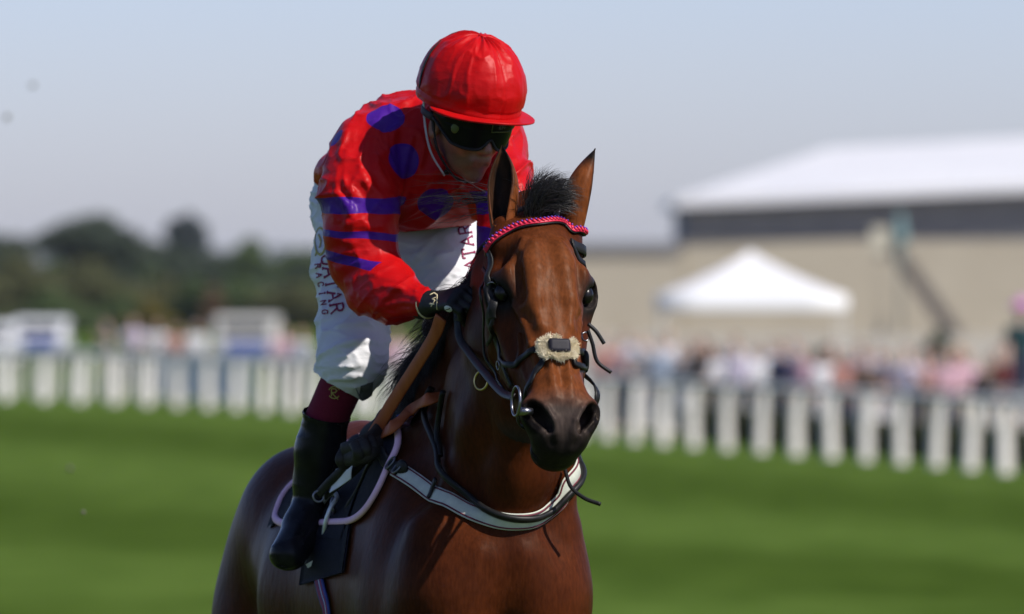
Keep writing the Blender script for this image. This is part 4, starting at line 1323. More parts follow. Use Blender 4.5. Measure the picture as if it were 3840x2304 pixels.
def warped(t):
    tc = node(t, 'ShaderNodeTexCoord')
    n = node(t, 'ShaderNodeTexNoise'); n.inputs['Scale'].default_value = 11; n.inputs['Detail'].default_value = 1
    t.links.new(tc.outputs['Object'], n.inputs[0])
    a = node(t, 'ShaderNodeVectorMath', operation='MULTIPLY_ADD'); t.links.new(n.outputs['Color'], a.inputs[0]); a.inputs[1].default_value = (.016, .016, .016); t.links.new(tc.outputs['Object'], a.inputs[2])
    s = node(t, 'ShaderNodeVectorMath', operation='SUBTRACT'); t.links.new(a.outputs[0], s.inputs[0]); s.inputs[1].default_value = (.008, .008, .008)
    return {'Object': s.outputs[0]}

def spot_mask(t, centres, out):
    class tc: outputs = WARP
    acc = None
    for c, rad in centres:
        d = node(t, 'ShaderNodeVectorMath', operation='DISTANCE')
        t.links.new(tc.outputs['Object'], d.inputs[0]); d.inputs[1].default_value = tuple(c)
        l = node(t, 'ShaderNodeMath', operation='LESS_THAN'); l.inputs[1].default_value = rad
        t.links.new(d.outputs['Value'], l.inputs[0])
        if acc is None: acc = l.outputs[0]
        else:
            mx = node(t, 'ShaderNodeMath', operation='MAXIMUM'); t.links.new(acc, mx.inputs[0]); t.links.new(l.outputs[0], mx.inputs[1]); acc = mx.outputs[0]
    return acc

def hoop(t, a, b, half):
    """mask of a band across a sleeve: |dot(p-a, axis)| < half"""
    ax = nrm(np.asarray(b) - np.asarray(a))
    class tc: outputs = WARP
    d = node(t, 'ShaderNodeVectorMath', operation='DOT_PRODUCT'); t.links.new(tc.outputs['Object'], d.inputs[0]); d.inputs[1].default_value = tuple(ax)
    n = node(t, 'ShaderNodeMath', operation='SUBTRACT'); t.links.new(d.outputs['Value'], n.inputs[0]); n.inputs[1].default_value = float(np.asarray(a) @ ax)
    ab = node(t, 'ShaderNodeMath', operation='ABSOLUTE'); t.links.new(n.outputs[0], ab.inputs[0])
    l = node(t, 'ShaderNodeMath', operation='LESS_THAN'); l.inputs[1].default_value = half; t.links.new(ab.outputs[0], l.inputs[0])
    dd = node(t, 'ShaderNodeVectorMath', operation='DISTANCE'); t.links.new(tc.outputs['Object'], dd.inputs[0]); dd.inputs[1].default_value = tuple(a)
    l2 = node(t, 'ShaderNodeMath', operation='LESS_THAN'); l2.inputs[1].default_value = .13; t.links.new(dd.outputs['Value'], l2.inputs[0])
    m = node(t, 'ShaderNodeMath', operation='MULTIPLY'); t.links.new(l.outputs[0], m.inputs[0]); t.links.new(l2.outputs[0], m.inputs[1])
    return m.outputs[0]

JL = jockey.location
spots = []
for u_, v_, rad in ((1447, 440, .046), (1507, 605, .043), (1632, 762, .044), (1262, 520, .022)):
    h = SK.ray(u_, v_, 0)
    if h: spots.append((h[0], rad))
for p, rad in ((P(1560, 360, 1.0), .04), (P(1400, 450, 1.05), .04), (P(1720, 400, 1.0), .04), (P(1600, 500, 1.15), .04)):
    spots.append((SK.near(p, 0)[0], rad))
def satin(name, plain=False):
    m, t, b = mat_new(name)
    red = (.40, .0030, .0036, 1); pur = (.048, .008, .19, 1)
    mx = node(t, 'ShaderNodeMix', data_type='RGBA'); mx.inputs[6].default_value = red; mx.inputs[7].default_value = pur
    if plain: mx.inputs[0].default_value = 0
    else:
        global WARP
        WARP = warped(t)
        acc = spot_mask(t, spots, None)
        for a, bb, hf in ((P(1340, 772, .41), P(1340, 985, .41), .019), (P(1344, 884, .41), P(1338, 1020, .41), .0085), (P(1340, 985, .41), P(1318, 1080, .41), .011),
                          (P(1930, 760, .40), P(1932, 860, .40), .028), (P(1915, 930, .35), P(1890, 1010, .35), .028)):
            hm = hoop(t, a, bb, hf)
            mm = node(t, 'ShaderNodeMath', operation='MAXIMUM'); t.links.new(acc, mm.inputs[0]); t.links.new(hm, mm.inputs[1]); acc = mm.outputs[0]
        t.links.new(acc, mx.inputs[0])
    t.links.new(mx.outputs[2], b.inputs['Base Color'])
    b.inputs['Roughness'].default_value = .42
    b.inputs['Specular IOR Level'].default_value = .18
    b.inputs['Specular Tint'].default_value = (1, .7, .7, 1)
    add_bump(t, b, 700, .06, .0006, 2)
    add_bump(t, b, 20, .30, .008, 3, (1, 1, 2.2))
    add_bump(t, b, 60, .12, .003, 2, (1.8, 1, .7))
    for sc_, st_, ds_ in ((10, .65, .012), (26, .40, .005)):          # crisp creases of thin cloth
        nz = add_bump(t, b, sc_, st_, ds_, 2, (1.0, 1.0, 1.7))
        nz.noise_type = 'RIDGED_MULTIFRACTAL'; nz.normalize = True
    return m
M_SATIN = satin('spotted_satin')
M_SATIN_RED = satin('red_satin', True)
obj('silks', v, q, M_SATIN, jockey)

# ---- breeches
br = Shape()
br.add(ell(P(1490, 790, .99), (.195, .15, .15)), .06)
LL = [P(1337, 735, .96), P(1330, 990, .82), P(1326, 1230, .68), P(1318, 1360, .61), P(1283, 1440, .63)]
LLr = [.106, .094, .079, .076, .060]
br.chain(LL, LLr, .05, .05)
br.add(cap(P(1265, 1395, .64), P(1225, 1400, .66), .05, .022), .03)     # loose hem at the calf
RL = [P(1640, 760, .96), P(1672, 1000, .82), P(1738, 1250, .70), P(1800, 1385, .66), P(1835, 1450, .68)]
br.chain(RL, [.106, .094, .080, .076, .062], .05, .05)
br.add(ell(P(1490, 930, .88), (.10, .10, .09)), .07)
bv, bq = br.mesh((-.60, .40, 1.60), (.12, 1.25, 2.32), .009, 1)
foldset(br, Surf(bv, bq), [
    ([(1200, 1275), (1270, 1225), (1370, 1215), (1440, 1265)], .009),
    ([(1205, 1330), (1300, 1290), (1390, 1285), (1438, 1300)], .008),
    ([(1205, 1365), (1300, 1335), (1435, 1325)], .006),
    ([(1215, 1395), (1310, 1375), (1430, 1360)], .007),
    ([(1240, 1420), (1320, 1415), (1420, 1395)], .006),
    ([(1260, 1445), (1330, 1450), (1400, 1430)], .005),
    ([(1180, 690), (1215, 690), (1250, 720)], .008),
    ([(1175, 760), (1215, 775), (1250, 800)], .008),
    ([(1180, 830), (1215, 840), (1250, 850)], .008),
    ([(1620, 900), (1570, 960), (1510, 1050)], .012),
    ([(1640, 965), (1700, 945), (1765, 950)], .006),
    ([(1600, 1085), (1680, 1045), (1760, 1020)], .008),
    ([(1610, 1120), (1690, 1075), (1770, 1055)], .007),
    ([(1200, 1110), (1260, 1090), (1330, 1100)], .006),
], .012, .3)
v, q = br.mesh((-.60, .40, 1.60), (.12, 1.25, 2.32), .0046, 2)
# trim the lower leg ends off along the hems
def below(v, a, ax): return (v - a) @ ax
axl = nrm(P(1283, 1440, .63) - P(1318, 1330, .61)); axr = nrm(P(1835, 1450, .68) - P(1800, 1350, .66))
hl = nrm(P(1240, 1500, .62) - P(1330, 1380, .60))
v, q = planecut(v, q, P(1283, 1455, .62), nrm(V(-.50, .05, -.86)), lambda v: v[:, 0] < -.20)
v, q = planecut(v, q, P(1830, 1460, .68), axr, lambda v: v[:, 0] > -.14)
nv = vnormals(v, q)
v = v + nv * (.0080 * ridge(v * np.array((7, 7, 24)) + vnoise(v * 6)[:, None] * 1.3) ** 3 + .0040 * ridge(v * np.array((16, 16, 50)) + vnoise(v * 9)[:, None]) ** 4 - .004)[:, None]
SBR = Surf(v, q)
m, t, b = mat_new('white_breeches'); b.inputs['Base Color'].default_value = (.60, .60, .62, 1); b.inputs['Roughness'].default_value = .62
b.inputs['Sheen Weight'].default_value = .1
n_ = add_bump(t, b, 900, .1, .0005, 2); add_bump(t, b, 30, .35, .006, 3, (1, 1, 2.2))
M_WHITE = m
obj('breeches', v, q, M_WHITE, jockey)

# ---- socks, boots
M_SOCK = mottled('maroon_sock', (.115, .004, .022), (.155, .006, .030), 300, .8, .2, (900, .2, .0008))
M_BOOT = mottled('black_boot_leather', (.005, .005, .007), (.010, .010, .013), 30, .26, .16, (60, .12, .003))
def leg_wear(knee, mid, ankle, toe, mirror):
    s = Shape()
    s.chain([knee, mid], [.054, .051], .02)
    v, q = s.mesh(np.minimum(knee, mid) - .09, np.maximum(knee, mid) + .09, .005, 2)
    o1 = obj('sock', v, q, M_SOCK, jockey)
    s = Shape()
    ax = nrm(ankle - mid); top = mid - ax * .012
    p1 = mid + (ankle - mid) * .38; p2 = mid + (ankle - mid) * .75
    s.chain([top, p1, p2, ankle], [.0555, .056, .047, .043], .03, .03)
    fd = nrm(toe - ankle)
    side = np.cross(fd, (0, 0, 1.0))
    heel = ankle - fd * .020 + V(0, 0, -.030)
    s.add(ecap(heel, ankle + fd * .055 + V(0, 0, -.018), (.038, .042), (.046, .042), side), .03)
    s.add(ecap(ankle + fd * .05 + V(0, 0, -.018), toe, (.047, .042), (.044, .040), side), .03)
    s.add(ecap(heel + V(0, 0, -.018), heel + V(0, 0, -.042), (.030, .034), (.030, .034), side), .008)
    s.add(ecap(ankle + fd * .045 + V(0, 0, -.040), toe + V(0, 0, -.012), (.047, .018), (.042, .026), side), .015)   # sole
    # top rim, stitched bands and ankle creases
    def ringat(p, axx, r, rr):
        a = nrm(np.cross(axx, (0.3, .1, 1))); bb = np.cross(axx, a)
        for k in range(16):
            q0 = p + r * (a * math.cos(k / 16 * 6.283) + bb * math.sin(k / 16 * 6.283)); q1 = p + r * (a * math.cos((k + 1) / 16 * 6.283) + bb * math.sin((k + 1) / 16 * 6.283))
            s.add(cap(q0, q1, rr), .004)
    ringat(top + ax * .004, ax, .0555, .0035)
    for dz, w in ((.0, .010), (.022, .009), (.044, .008)):
        s.add(cap(ankle - ax * (dz + .0) + side * .02 - fd * .03, ankle - ax * (dz + .012) - side * .02 + fd * .032, w * 2.6, w * 2.0), .012)
    s.sub(cap(mid + ax * .09 + side * .07, mid + ax * .09 - side * .07 , .0), .002)
    lo = np.minimum.reduce([top, ankle, toe, heel]) - .11; hi = np.maximum.reduce([top, ankle, toe, heel]) + .11
    v, q = s.mesh(lo, hi, .0042, 2)
    # open top: cut the cap off
    v, q = planecut(v, q, top, -ax)
    nv = vnormals(v, q)
    v = v + nv * (.0012 * ridge(v * np.array((10, 10, 34))) ** 3 + .0016 * vnoise(v * 14))[:, None]
    return obj('boot', v, q, M_BOOT, jockey), (v, q)
_, BOOTL = leg_wear(P(1292, 1420, .63), P(1222, 1572, .68), P(1165, 1885, .74), P(1080, 2075, .60), 1)
leg_wear(P(1835, 1440, .68), P(1868, 1590, .73), P(1905, 1890, .80), P(1960, 2060, .68), -1)

# ---- gloves
M_GLOVE = mottled('black_glove', (.004, .004, .005), (.009, .009, .010), 80, .55, .35, (500, .15, .001))
def glove(wrist, knuck, palm_dir, grip_ax, curl):
    """wrist -> knuckles; fingers curl towards palm_dir; grip_ax runs across the knuckles"""
    s = Shape()
    ax = nrm(knuck - wrist); g = nrm(grip_ax - ax * (grip_ax @ ax)); pd = nrm(palm_dir - ax * (palm_dir @ ax) - g * (palm_dir @ g))
    L = np.linalg.norm(knuck - wrist)
    s.add(cap(wrist - ax * .035, wrist, .031, .029), .01)
    s.add(ecap(wrist, knuck - ax * .008, (.030, .022), (.040, .018), g), .02)
    for i, (o, l1, l2, l3) in enumerate(((-.031, .036, .026, .020), (-.0105, .040, .029, .021), (.0105, .038, .027, .020), (.031, .030, .022, .018))):
        k0 = knuck + g * o - ax * (.004 * abs(i - 1))
        d = nrm(ax * .62 + pd * .78); k1 = k0 + d * l1
        d2 = nrm(-ax * .45 + pd * .9); k2 = k1 + d2 * l2
        d3 = nrm(-ax * .95 - pd * .1); k3 = k2 + d3 * l3
        s.add(cap(k0 - ax * .03, k0, .0095, .0105), .008)
        s.chain([k0, k1, k2, k3], [.0105, .0098, .0092, .0085], .003, .003)
    tb = wrist + ax * .028 - g * .030 + pd * .006
    t1 = tb + nrm(ax * .75 - g * .45 + pd * .35) * .040
    t2 = t1 + nrm(ax * .55 + g * .35 + pd * .75) * .030
    t3 = t2 + nrm(ax * .1 + g * .7 + pd * .7) * .022
    s.chain([tb, t1, t2, t3], [.014, .0125, .0115, .010], .012, .004)
    allp = np.array([wrist, knuck, t3, k3])
    v, q = s.mesh(allp.min(0) - .10, allp.max(0) + .10, .0034, 2)
    return obj('glove', v, q, M_GLOVE, jockey), Surf(v, q), (ax, g, pd)
gl, SGL, (gax, gg, gpd) = glove(P(1612, 1140, .185), P(1722, 1112, .10), V(.25, .1, -1), V(.15, -1, -.25), 1)
glove(P(1800, 1085, .25), P(1752, 1120, .16), V(.1, .1, -1), V(.1, -1, 0), 1)

# ---- helmet with silk cap cover
M_STRAP = mottled('black_webbing', (.006, .006, .007), (.012, .012, .013), 200, .6, .3)
helmet_parts = []
def dome(th, ph):
    """th azimuth (0 = forward), ph 0 top .. 1 rim"""
    a = ph * math.radians(109)
    rf, rs, ru = .142, .120, .132
    f, s_ = math.cos(th), math.sin(th)
    e = 1.0 if math.cos(a) > 0 else .55
    sq = (abs(math.sin(min(a, math.radians(97))))) ** .92
    return np.array((rf * sq * f - .004, rs * sq * s_, ru * math.cos(a) * (1 if a < math.pi / 2 else .95)))
NT, NP = 220, 90
vv = []
for j in range(NP + 1):
    ph = j / NP
    for i in range(NT):
        th = i / NT * 2 * math.pi
        p = dome(th, ph)
        out = nrm(p + V(0, 0, .02))
        pw = V(math.cos(th) * 3, math.sin(th) * 3, ph * 2.5)[None]
        seam = abs(((th / (2 * math.pi) * 6 + .5) % 1) - .5) * 2     # six panels
        d = -.0018 * math.exp(-(seam / .035) ** 2) * min(1, ph * 4)
        pleat = .0032 * math.sin(th * 17 + 2.2 * math.sin(th * 3)) * math.exp(-((ph - .14) / .15) ** 2)
        big = vnoise(V(math.cos(th) * 2.2 + 5, math.sin(th) * 2.2, ph * 3.0)[None])[0] * .0045
        rd = (1 - abs(vnoise(V(math.cos(th) * 3.6 + 9, math.sin(th) * 3.6, ph * 4 + 1)[None])[0])) ** 3 * .0040 + (1 - abs(vnoise(V(math.cos(th) * 7 + 2, math.sin(th) * 7, ph * 6)[None])[0])) ** 4 * .0012
        hem = .0012 * math.exp(-((ph - .95) / .02) ** 2)
        p = p + out * (d + pleat + (big + rd) * min(1, ph * 3) * (1 if ph < .9 else .4) + hem)
        vv.append(J(*p))
ff = []
for j in range(NP):
    for i in range(NT):
        ff.append((j * NT + i, (j + 1) * NT + i, (j + 1) * NT + (i + 1) % NT, j * NT + (i + 1) % NT))
helmet = obj('helmet', vv, ff, M_SATIN_RED, jockey)
# inner shell
vi = []
for j in range(21):
    for i in range(48):
        p = dome(i / 48 * 2 * math.pi, j / 20); vi.append(J(*(p * .95)))
fi = [(j * 48 + i, j * 48 + (i + 1) % 48, (j + 1) * 48 + (i + 1) % 48, (j + 1) * 48 + i) for j in range(20) for i in range(48)]
obj('helmet_shell', vi, fi, M_STRAP, helmet)
# peak
pv = []; NA, NR = 60, 10
for side_ in (0, 1):
    for j in range(NR + 1):
        for i in range(NA + 1):
            th = math.radians(-82 + 164 * i / NA)
            p = dome(th, .965); w = max(0.0, math.cos(th * 90 / 82)) ** .6
            rad = nrm(V(p[0], p[1], 0)); r_ = j / NR
            ext = .050 * w * r_
            q_ = p + rad * ext + V(0, 0, .007 * r_ * w - .006 * (1 - w) + .010 * (abs(math.sin(th)) ** 2) * 0 - .016 * (math.sin(th) ** 2) * r_ * w)
            q_[2] += (-.006 if side_ else .0) * (1 - .35 * (r_ > .98)) 
            pv.append(J(*q_))
pf = []
off = (NR + 1) * (NA + 1)
for j in range(NR):
    for i in range(NA):
        a = j * (NA + 1) + i
        pf.append((a, a + NA + 1, a + NA + 2, a + 1)); pf.append((off + a, off + a + 1, off + a + NA + 2, off + a + NA + 1))
for i in range(NA):
    a = NR * (NA + 1) + i
    pf.append((a, off + a, off + a + 1, a + 1))
obj('peak', pv, pf, M_SATIN_RED, helmet)
v, f = ico(J(0, 0, .133), (.013, .012, .004), RJ, 2); obj('button', v, f, M_SATIN_RED, helmet)
# goggle elastic over the cap
arc = []
for k in range(40):
    s_ = k / 39
    an = math.radians(-98 + 196 * s_)
    base = dome(math.radians(0), 0)
    pnt = V(-.052 - .03 * math.cos(an), .128 * math.sin(an), .130 * math.cos(an))
    # push out to the dome
    th = math.atan2(pnt[1] / .124, pnt[0] / .148); 
    kk = math.sqrt((pnt[0] / .148) ** 2 + (pnt[1] / .124) ** 2 + (pnt[2] / .136) ** 2)
    arc.append(J(*(pnt / kk * 1.005)))
arc = np.array(arc)
v, f = strap(arc, [nrm(a - JC) for a in arc], .011, .002); obj('elastic_band', v, f, M_STRAP, helmet)

# ---- goggles: wrap-round visor
m, t, b = mat_new('goggle_lens'); b.inputs['Base Color'].default_value = (.004, .004, .005, 1); b.inputs['Roughness'].default_value = .28; b.inputs['Specular IOR Level'].default_value = .12; M_LENS = m
M_GREEN = mottled('dull_green_trim', (.06, .085, .02), (.08, .11, .03), 60, .5)
M_GREY = mottled('grey_print', (.10, .10, .10), (.16, .16, .16), 60, .6)
def visor(az, up, r=0.0):
    # az in degrees, up metres
    a = math.radians(az)
    return J((.112 + r) * math.cos(a) ** .8 - .006 - .10 * max(0, -up - .03) * 0, (.088 + r) * math.sin(a), up)
def visor_mesh(top, bot, r, lo=-86, hi=86, n=60, m_=14, thick=.004):
    v = []; f = []
    for lay in (0, 1):
        for j in range(m_ + 1):
            for i in range(n + 1):
                az = lo + (hi - lo) * i / n
                tp, bt = top(az), bot(az)
                s_ = j / m_
                v.append(visor(az, tp + (bt - tp) * s_, r + .006 * math.sin(math.pi * s_) - lay * thick))
    o = (m_ + 1) * (n + 1)
    for j in range(m_):
        for i in range(n):
            a = j * (n + 1) + i
            f.append((a, a + 1, a + n + 2, a + n + 1)); f.append((o + a, o + a + n + 1, o + a + n + 2, o + a + 1))
    for i in range(n):
        for base in (0, m_ * (n + 1)):
            a = base + i; f.append((a, o + a, o + a + 1, a + 1))
    return v, f
lowedge = lambda az: -.108 - .010 * math.cos(math.radians((abs(az) - 30) * 2.6)) + .020 * math.exp(-(az / 9) ** 2) + .028 * max(0, (abs(az) - 55) / 31)
goggles = empty('goggles', J(.1, 0, -.04)); goggles.parent = jockey; goggles.matrix_parent_inverse = Matrix.Translation(jockey.location).inverted()
def gpart(name, v, f, mat):
    o = obj(name, v, f, mat, goggles)
    o.matrix_parent_inverse = Matrix.Translation(goggles.location).inverted()
    return o
v, f = visor_mesh(lambda az: -.032, lowedge, .010); gpart('lens', v, f, M_LENS)
rim = np.array([visor(az, lowedge(az), .011) for az in np.linspace(-86, 86, 70)])
v, f = tube(rim, .004, 6); gpart('frame', v, f, M_STRAP)
v, f = visor_mesh(lambda az: -.012, lambda az: -.068, .0185, -66, 66); gpart('spare_lens', v, f, M_LENS)
# green outlined plate with grey lettering on the front, green disc at the side
pl = [visor(a_, u_, .0265) for a_, u_ in ((-6, -.040), (-6, -.066), (24, -.066), (25, -.040))]
v, f = tube(catmull(pl, 1), .0014, 6); gpart('plate_outline', v, f, M_GREEN)
lt = []
def stroke(a0, u0, a1, u1, w=.0011): lt.append(tube([visor(a0, u0, .0262), visor(a1, u1, .0262)], w, 5))
for k, segs in enumerate(([(0, 0, 0, 1), (0, .5, .8, 1), (0, .5, .8, 0)], [(0, 0, 0, 1), (0, 1, .7, 1), (.7, 1, .7, .5), (.7, .5, 0, .5)], [(0, 0, 0, 1), (0, 1, .8, 1), (0, .5, .6, .5)])):
    for x0, y0, x1, y1 in segs: stroke(4 + k * 4.2 + x0 * 3, -.058 + y0 * .009, 4 + k * 4.2 + x1 * 3, -.058 + y1 * .009)
v, f = join(*lt); gpart('lettering', v, f, M_GREY)
dc = visor(-52, -.074, .018); dn = nrm(dc - J(0, 0, -.074))
v, f = ico(dc, (.003, .010, .013), np.array([dn, nrm(np.cross(JU, dn)), JU]), 2); gpart('side_disc', v, f, M_GREEN)
st = np.array([visor(az, -.072, .012) for az in np.linspace(-86, -128, 12)]); 
v, f = strap(st, [nrm(p - J(0, 0, -.072)) for p in st], .018, .002); gpart('band', v, f, M_STRAP)
st = np.array([visor(az, -.072, .012) for az in np.linspace(86, 128, 12)])
v, f = strap(st, [nrm(p - J(0, 0, -.072)) for p in st], .018, .002); gpart('band', v, f, M_STRAP)
# harness: white chin cup strap and black straps
M_WSTRAP = mottled('white_strap', (.34, .34, .36), (.42, .42, .45), 60, .6)
for s in (-1, 1):
    pts = catmull([J(-.03, .100 * s, .0), J(-.015, .088 * s, -.07), K(.01, .070 * s, -.105), K(.045, .035 * s, -.158), K(.055, 0, -.172)], 6)
    v, f = strap(pts, [nrm(p - J(.0, 0, -.06)) for p in pts], .014, .003); obj('chin_strap', v, f, M_STRAP, helmet)
    pts = catmull([J(-.055, .100 * s, .0), J(-.045, .090 * s, -.08), K(-.01, .076 * s, -.115), K(.03, .048 * s, -.165)], 6)
    v, f = strap(pts, [nrm(p - J(-.02, 0, -.06)) for p in pts], .014, .002); obj('chin_guard', v, f, M_WSTRAP, helmet)
# ================================================================== tack
M_LEA = mottled('black_leather', (.006, .006, .006), (.014, .013, .012), 40, .45, .22, (300, .1, .001))
M_STEEL = mottled('polished_steel', (.17, .17, .18), (.26, .26, .28), 20, .32, .5, None, 1.0)
M_BRASS = mottled('brass', (.45, .33, .12), (.55, .42, .18), 20, .3, .5, None, 1.0)
M_BROWN = mottled('brown_rubber_rein', (.27, .058, .015), (.37, .090, .024), 14, .55, .3, (240, .3, .002), stretch=(3, 3, 1))
M_RED = mottled('red_plait', (.52, .012, .045), (.62, .020, .065), 30, .5, .4)
M_PUR = mottled('purple_plait', (.12, .03, .35), (.17, .05, .45), 30, .5, .4)
M_FLEECE = mottled('cream_sheepskin', (.72, .63, .44), (.86, .78, .60), 50, .9, .1)
M_DKPAD = mottled('dark_pad', (.008, .008, .013), (.020, .018, .024), 50, .5, .15)

def lay(name, pts, width, thick, mat, parent, lift=.002, n=8, surf=None, sm=3):
    c, nn = on_surf(surf or SH, pts, lift, n, sm)
    v, f = strap(c, nn, width, thick)
    return obj(name, v, f, mat, parent)

# ---- bridle
bridle = empty('bridle', H(.2, 0, -.1)); tag(bridle, 'black leather bridle with red and purple browband and sheepskin noseband pad on the horse head', 'bridle')
bp = [(1833, 940), (1856, 903), (1925, 862), (2030, 840), (2110, 842), (2160, 862), (2190, 895)]
c, nn = on_surf(SH, bp, .008, 14, 4)
v, f = strap(c, nn, .014, .003); obj('browband', v, f, M_RED, bridle)
v, f = strap(c - nn * .004, nn, .018, .003); obj('browband_lining', v, f, M_LEA, bridle)
# plaited segments
seg = []; segp = []
L = np.concatenate([[0], np.cumsum(np.linalg.norm(np.diff(c, axis=0), axis=1))]); ns = int(L[-1] / .0105)
tc_ = frames(c)
for k in range(ns):
    s_ = (k + .5) * L[-1] / ns
    p = np.array([np.interp(s_, L, c[:, j]) for j in range(3)]); n_ = nrm(np.array([np.interp(s_, L, nn[:, j]) for j in range(3)])); t_ = nrm(np.array([np.interp(s_, L, tc_[:, j]) for j in range(3)]))
    b_ = np.cross(t_, n_)
    ax = nrm(b_ + t_ * .45)
    seg.append(ico(p + n_ * .004, (.0072, .0042, .0030), np.array([ax, nrm(np.cross(n_, ax)), n_]), 1))
    up_s = 1 if (b_[2] > 0) else -1
    segp.append(ico(p + n_ * .0055 + b_ * up_s * .0042 + t_ * .0052, (.0036, .0022, .0028), np.array([ax, nrm(np.cross(n_, ax)), n_]), 1))
v, f = join(*seg); o = obj('red_plaits', v, f, M_RED, bridle)
v, f = join(*segp); o = obj('purple_plaits', v, f, M_PUR, bridle)
# headpiece behind the ears, cheekpieces, throat lash
for s in (-1, 1):
    e = bp[0] if s < 0 else bp[-1]
    ep = SH.ray(*e, 0, miss=-.3)[0]
    lay('headpiece', [tuple(ep), tuple(H(.055, .11 * s, -.12)), tuple(H(.0, .085 * s, -.15)), tuple(H(-.035, .03 * s, -.16)), tuple(H(-.04, 0, -.16))], .024, .004, M_LEA, bridle, .004)
lay('cheekpiece', [(1838, 945), (1836, 1060), (1848, 1160), (1868, 1280), (1900, 1390), (1925, 1450)], .016, .004, M_LEA, bridle, .004)
lay('cheekpiece', [tuple(SH.ray(2188, 898, 0, miss=-.3)[0]), tuple(H(.13, .122, -.150)), tuple(H(.19, .125, -.170)), tuple(H(.25, .115, -.175)), tuple(H(.35, .098, -.155)), tuple(H(.45, .08, -.12))], .016, .004, M_LEA, bridle, .006)
lay('throat_lash', [(1822, 1010), (1815, 1100), (1824, 1240), (1850, 1370), (1895, 1450), (1935, 1500)], .011, .004, M_LEA, bridle, .006)
lay('cheek_strap_end', [(1850, 1165), (1852, 1220), (1838, 1290)], .010, .003, M_LEA, bridle, .008)
lay('buckle_strap', [(1830, 1085), (1850, 1130), (1856, 1195)], .020, .004, M_LEA, bridle, .008)
# grackle noseband: four crossing straps meeting under the pad
xc = SH.ray(2090, 1305, 0)[0]
lay('noseband', [(2085, 1302), (2010, 1315), (1960, 1345), (1922, 1372), (1880, 1330), (1855, 1250), (1845, 1150)], .015, .004, M_LEA, bridle, .004)
lay('noseband', [(2085, 1310), (2045, 1345), (2010, 1400), (1992, 1440), tuple(H(.47, -.07, -.11)), tuple(H(.48, -.05, -.17)), tuple(H(.48, 0, -.19))], .015, .004, M_LEA, bridle, .004)
lay('noseband', [(2095, 1302), (2150, 1320), (2190, 1325), tuple(H(.36, .085, -.12)), tuple(H(.30, .095, -.18))], .015, .004, M_LEA, bridle, .004)
lay('noseband', [(2095, 1310), (2150, 1335), (2175, 1375), (2194, 1420), tuple(H(.47, .07, -.11)), tuple(H(.48, .05, -.17)), tuple(H(.48, 0, -.19))], .015, .004, M_LEA, bridle, .004)
# sheepskin pad
p0, n0 = SH.ray(2092, 1305, .006)
px_ = nrm(HS - n0 * (HS @ n0)); py_ = np.cross(n0, px_)
padS = Shape(); padS.add(rbox(p0 + n0 * .004, (.019, .010, .006), np.array([px_, py_, n0]), .007), .01)
v, q = padS.mesh(p0 - .06, p0 + .06, .0025, 2)
pad = obj('noseband_pad', v, q, M_DKPAD, bridle)
wl = Shape()
sgn = np.sign(py_[2])
tufts = [(-.040, .004, .017), (-.042, -.010, .013), (.040, .004, .017), (.043, -.008, .013), (-.024, -.022, .012), (-.008, -.025, .012), (.008, -.025, .012), (.024, -.022, .012), (-.022, .020, .008), (-.004, .022, .006)]
tufts = [(a_ * .9, b_ * .86, c_ * .9) for a_, b_, c_ in tufts]
for x_, y_, r_ in tufts:
    bs, bn = SH.near(p0 + px_ * x_ + py_ * y_ * sgn, .002)
    wl.add(ell(bs, (r_ * .8,) * 3), .008)
v, q = wl.mesh(p0 - .08, p0 + .08, .003, 1); obj('fleece_base', v, q, M_FLEECE, pad).matrix_parent_inverse = Matrix.Identity(4)
fz = []
for x_, y_, r_ in tufts:
    for k in range(int(5.0e6 * r_ ** 2)):
        an = RNG.random() * 6.283; rr_ = r_ * RNG.random() ** .5
        dx_, dy_ = math.cos(an) * rr_, math.sin(an) * rr_
        bs, bn = SH.near(p0 + px_ * (x_ + dx_) + py_ * (y_ * sgn + dy_), .003 + RNG.random() * .006)
        d = nrm(bn * .9 + (px_ * (x_ * 14 + dx_ * 30) + py_ * (y_ * sgn * 14 + dy_ * 30)) * .9 + RNG.normal(size=3) * .35)
        L_ = RNG.uniform(.007, .016); pts = [bs]
        for j_ in range(3):
            pts.append(pts[-1] + d * L_ / 3); d = nrm(d + RNG.normal(size=3) * .35)
        fz.append(np.array(pts))
hairs('sheepskin', fz, .0010, M_FLEECE, pad).matrix_parent_inverse = Matrix.Identity(4)
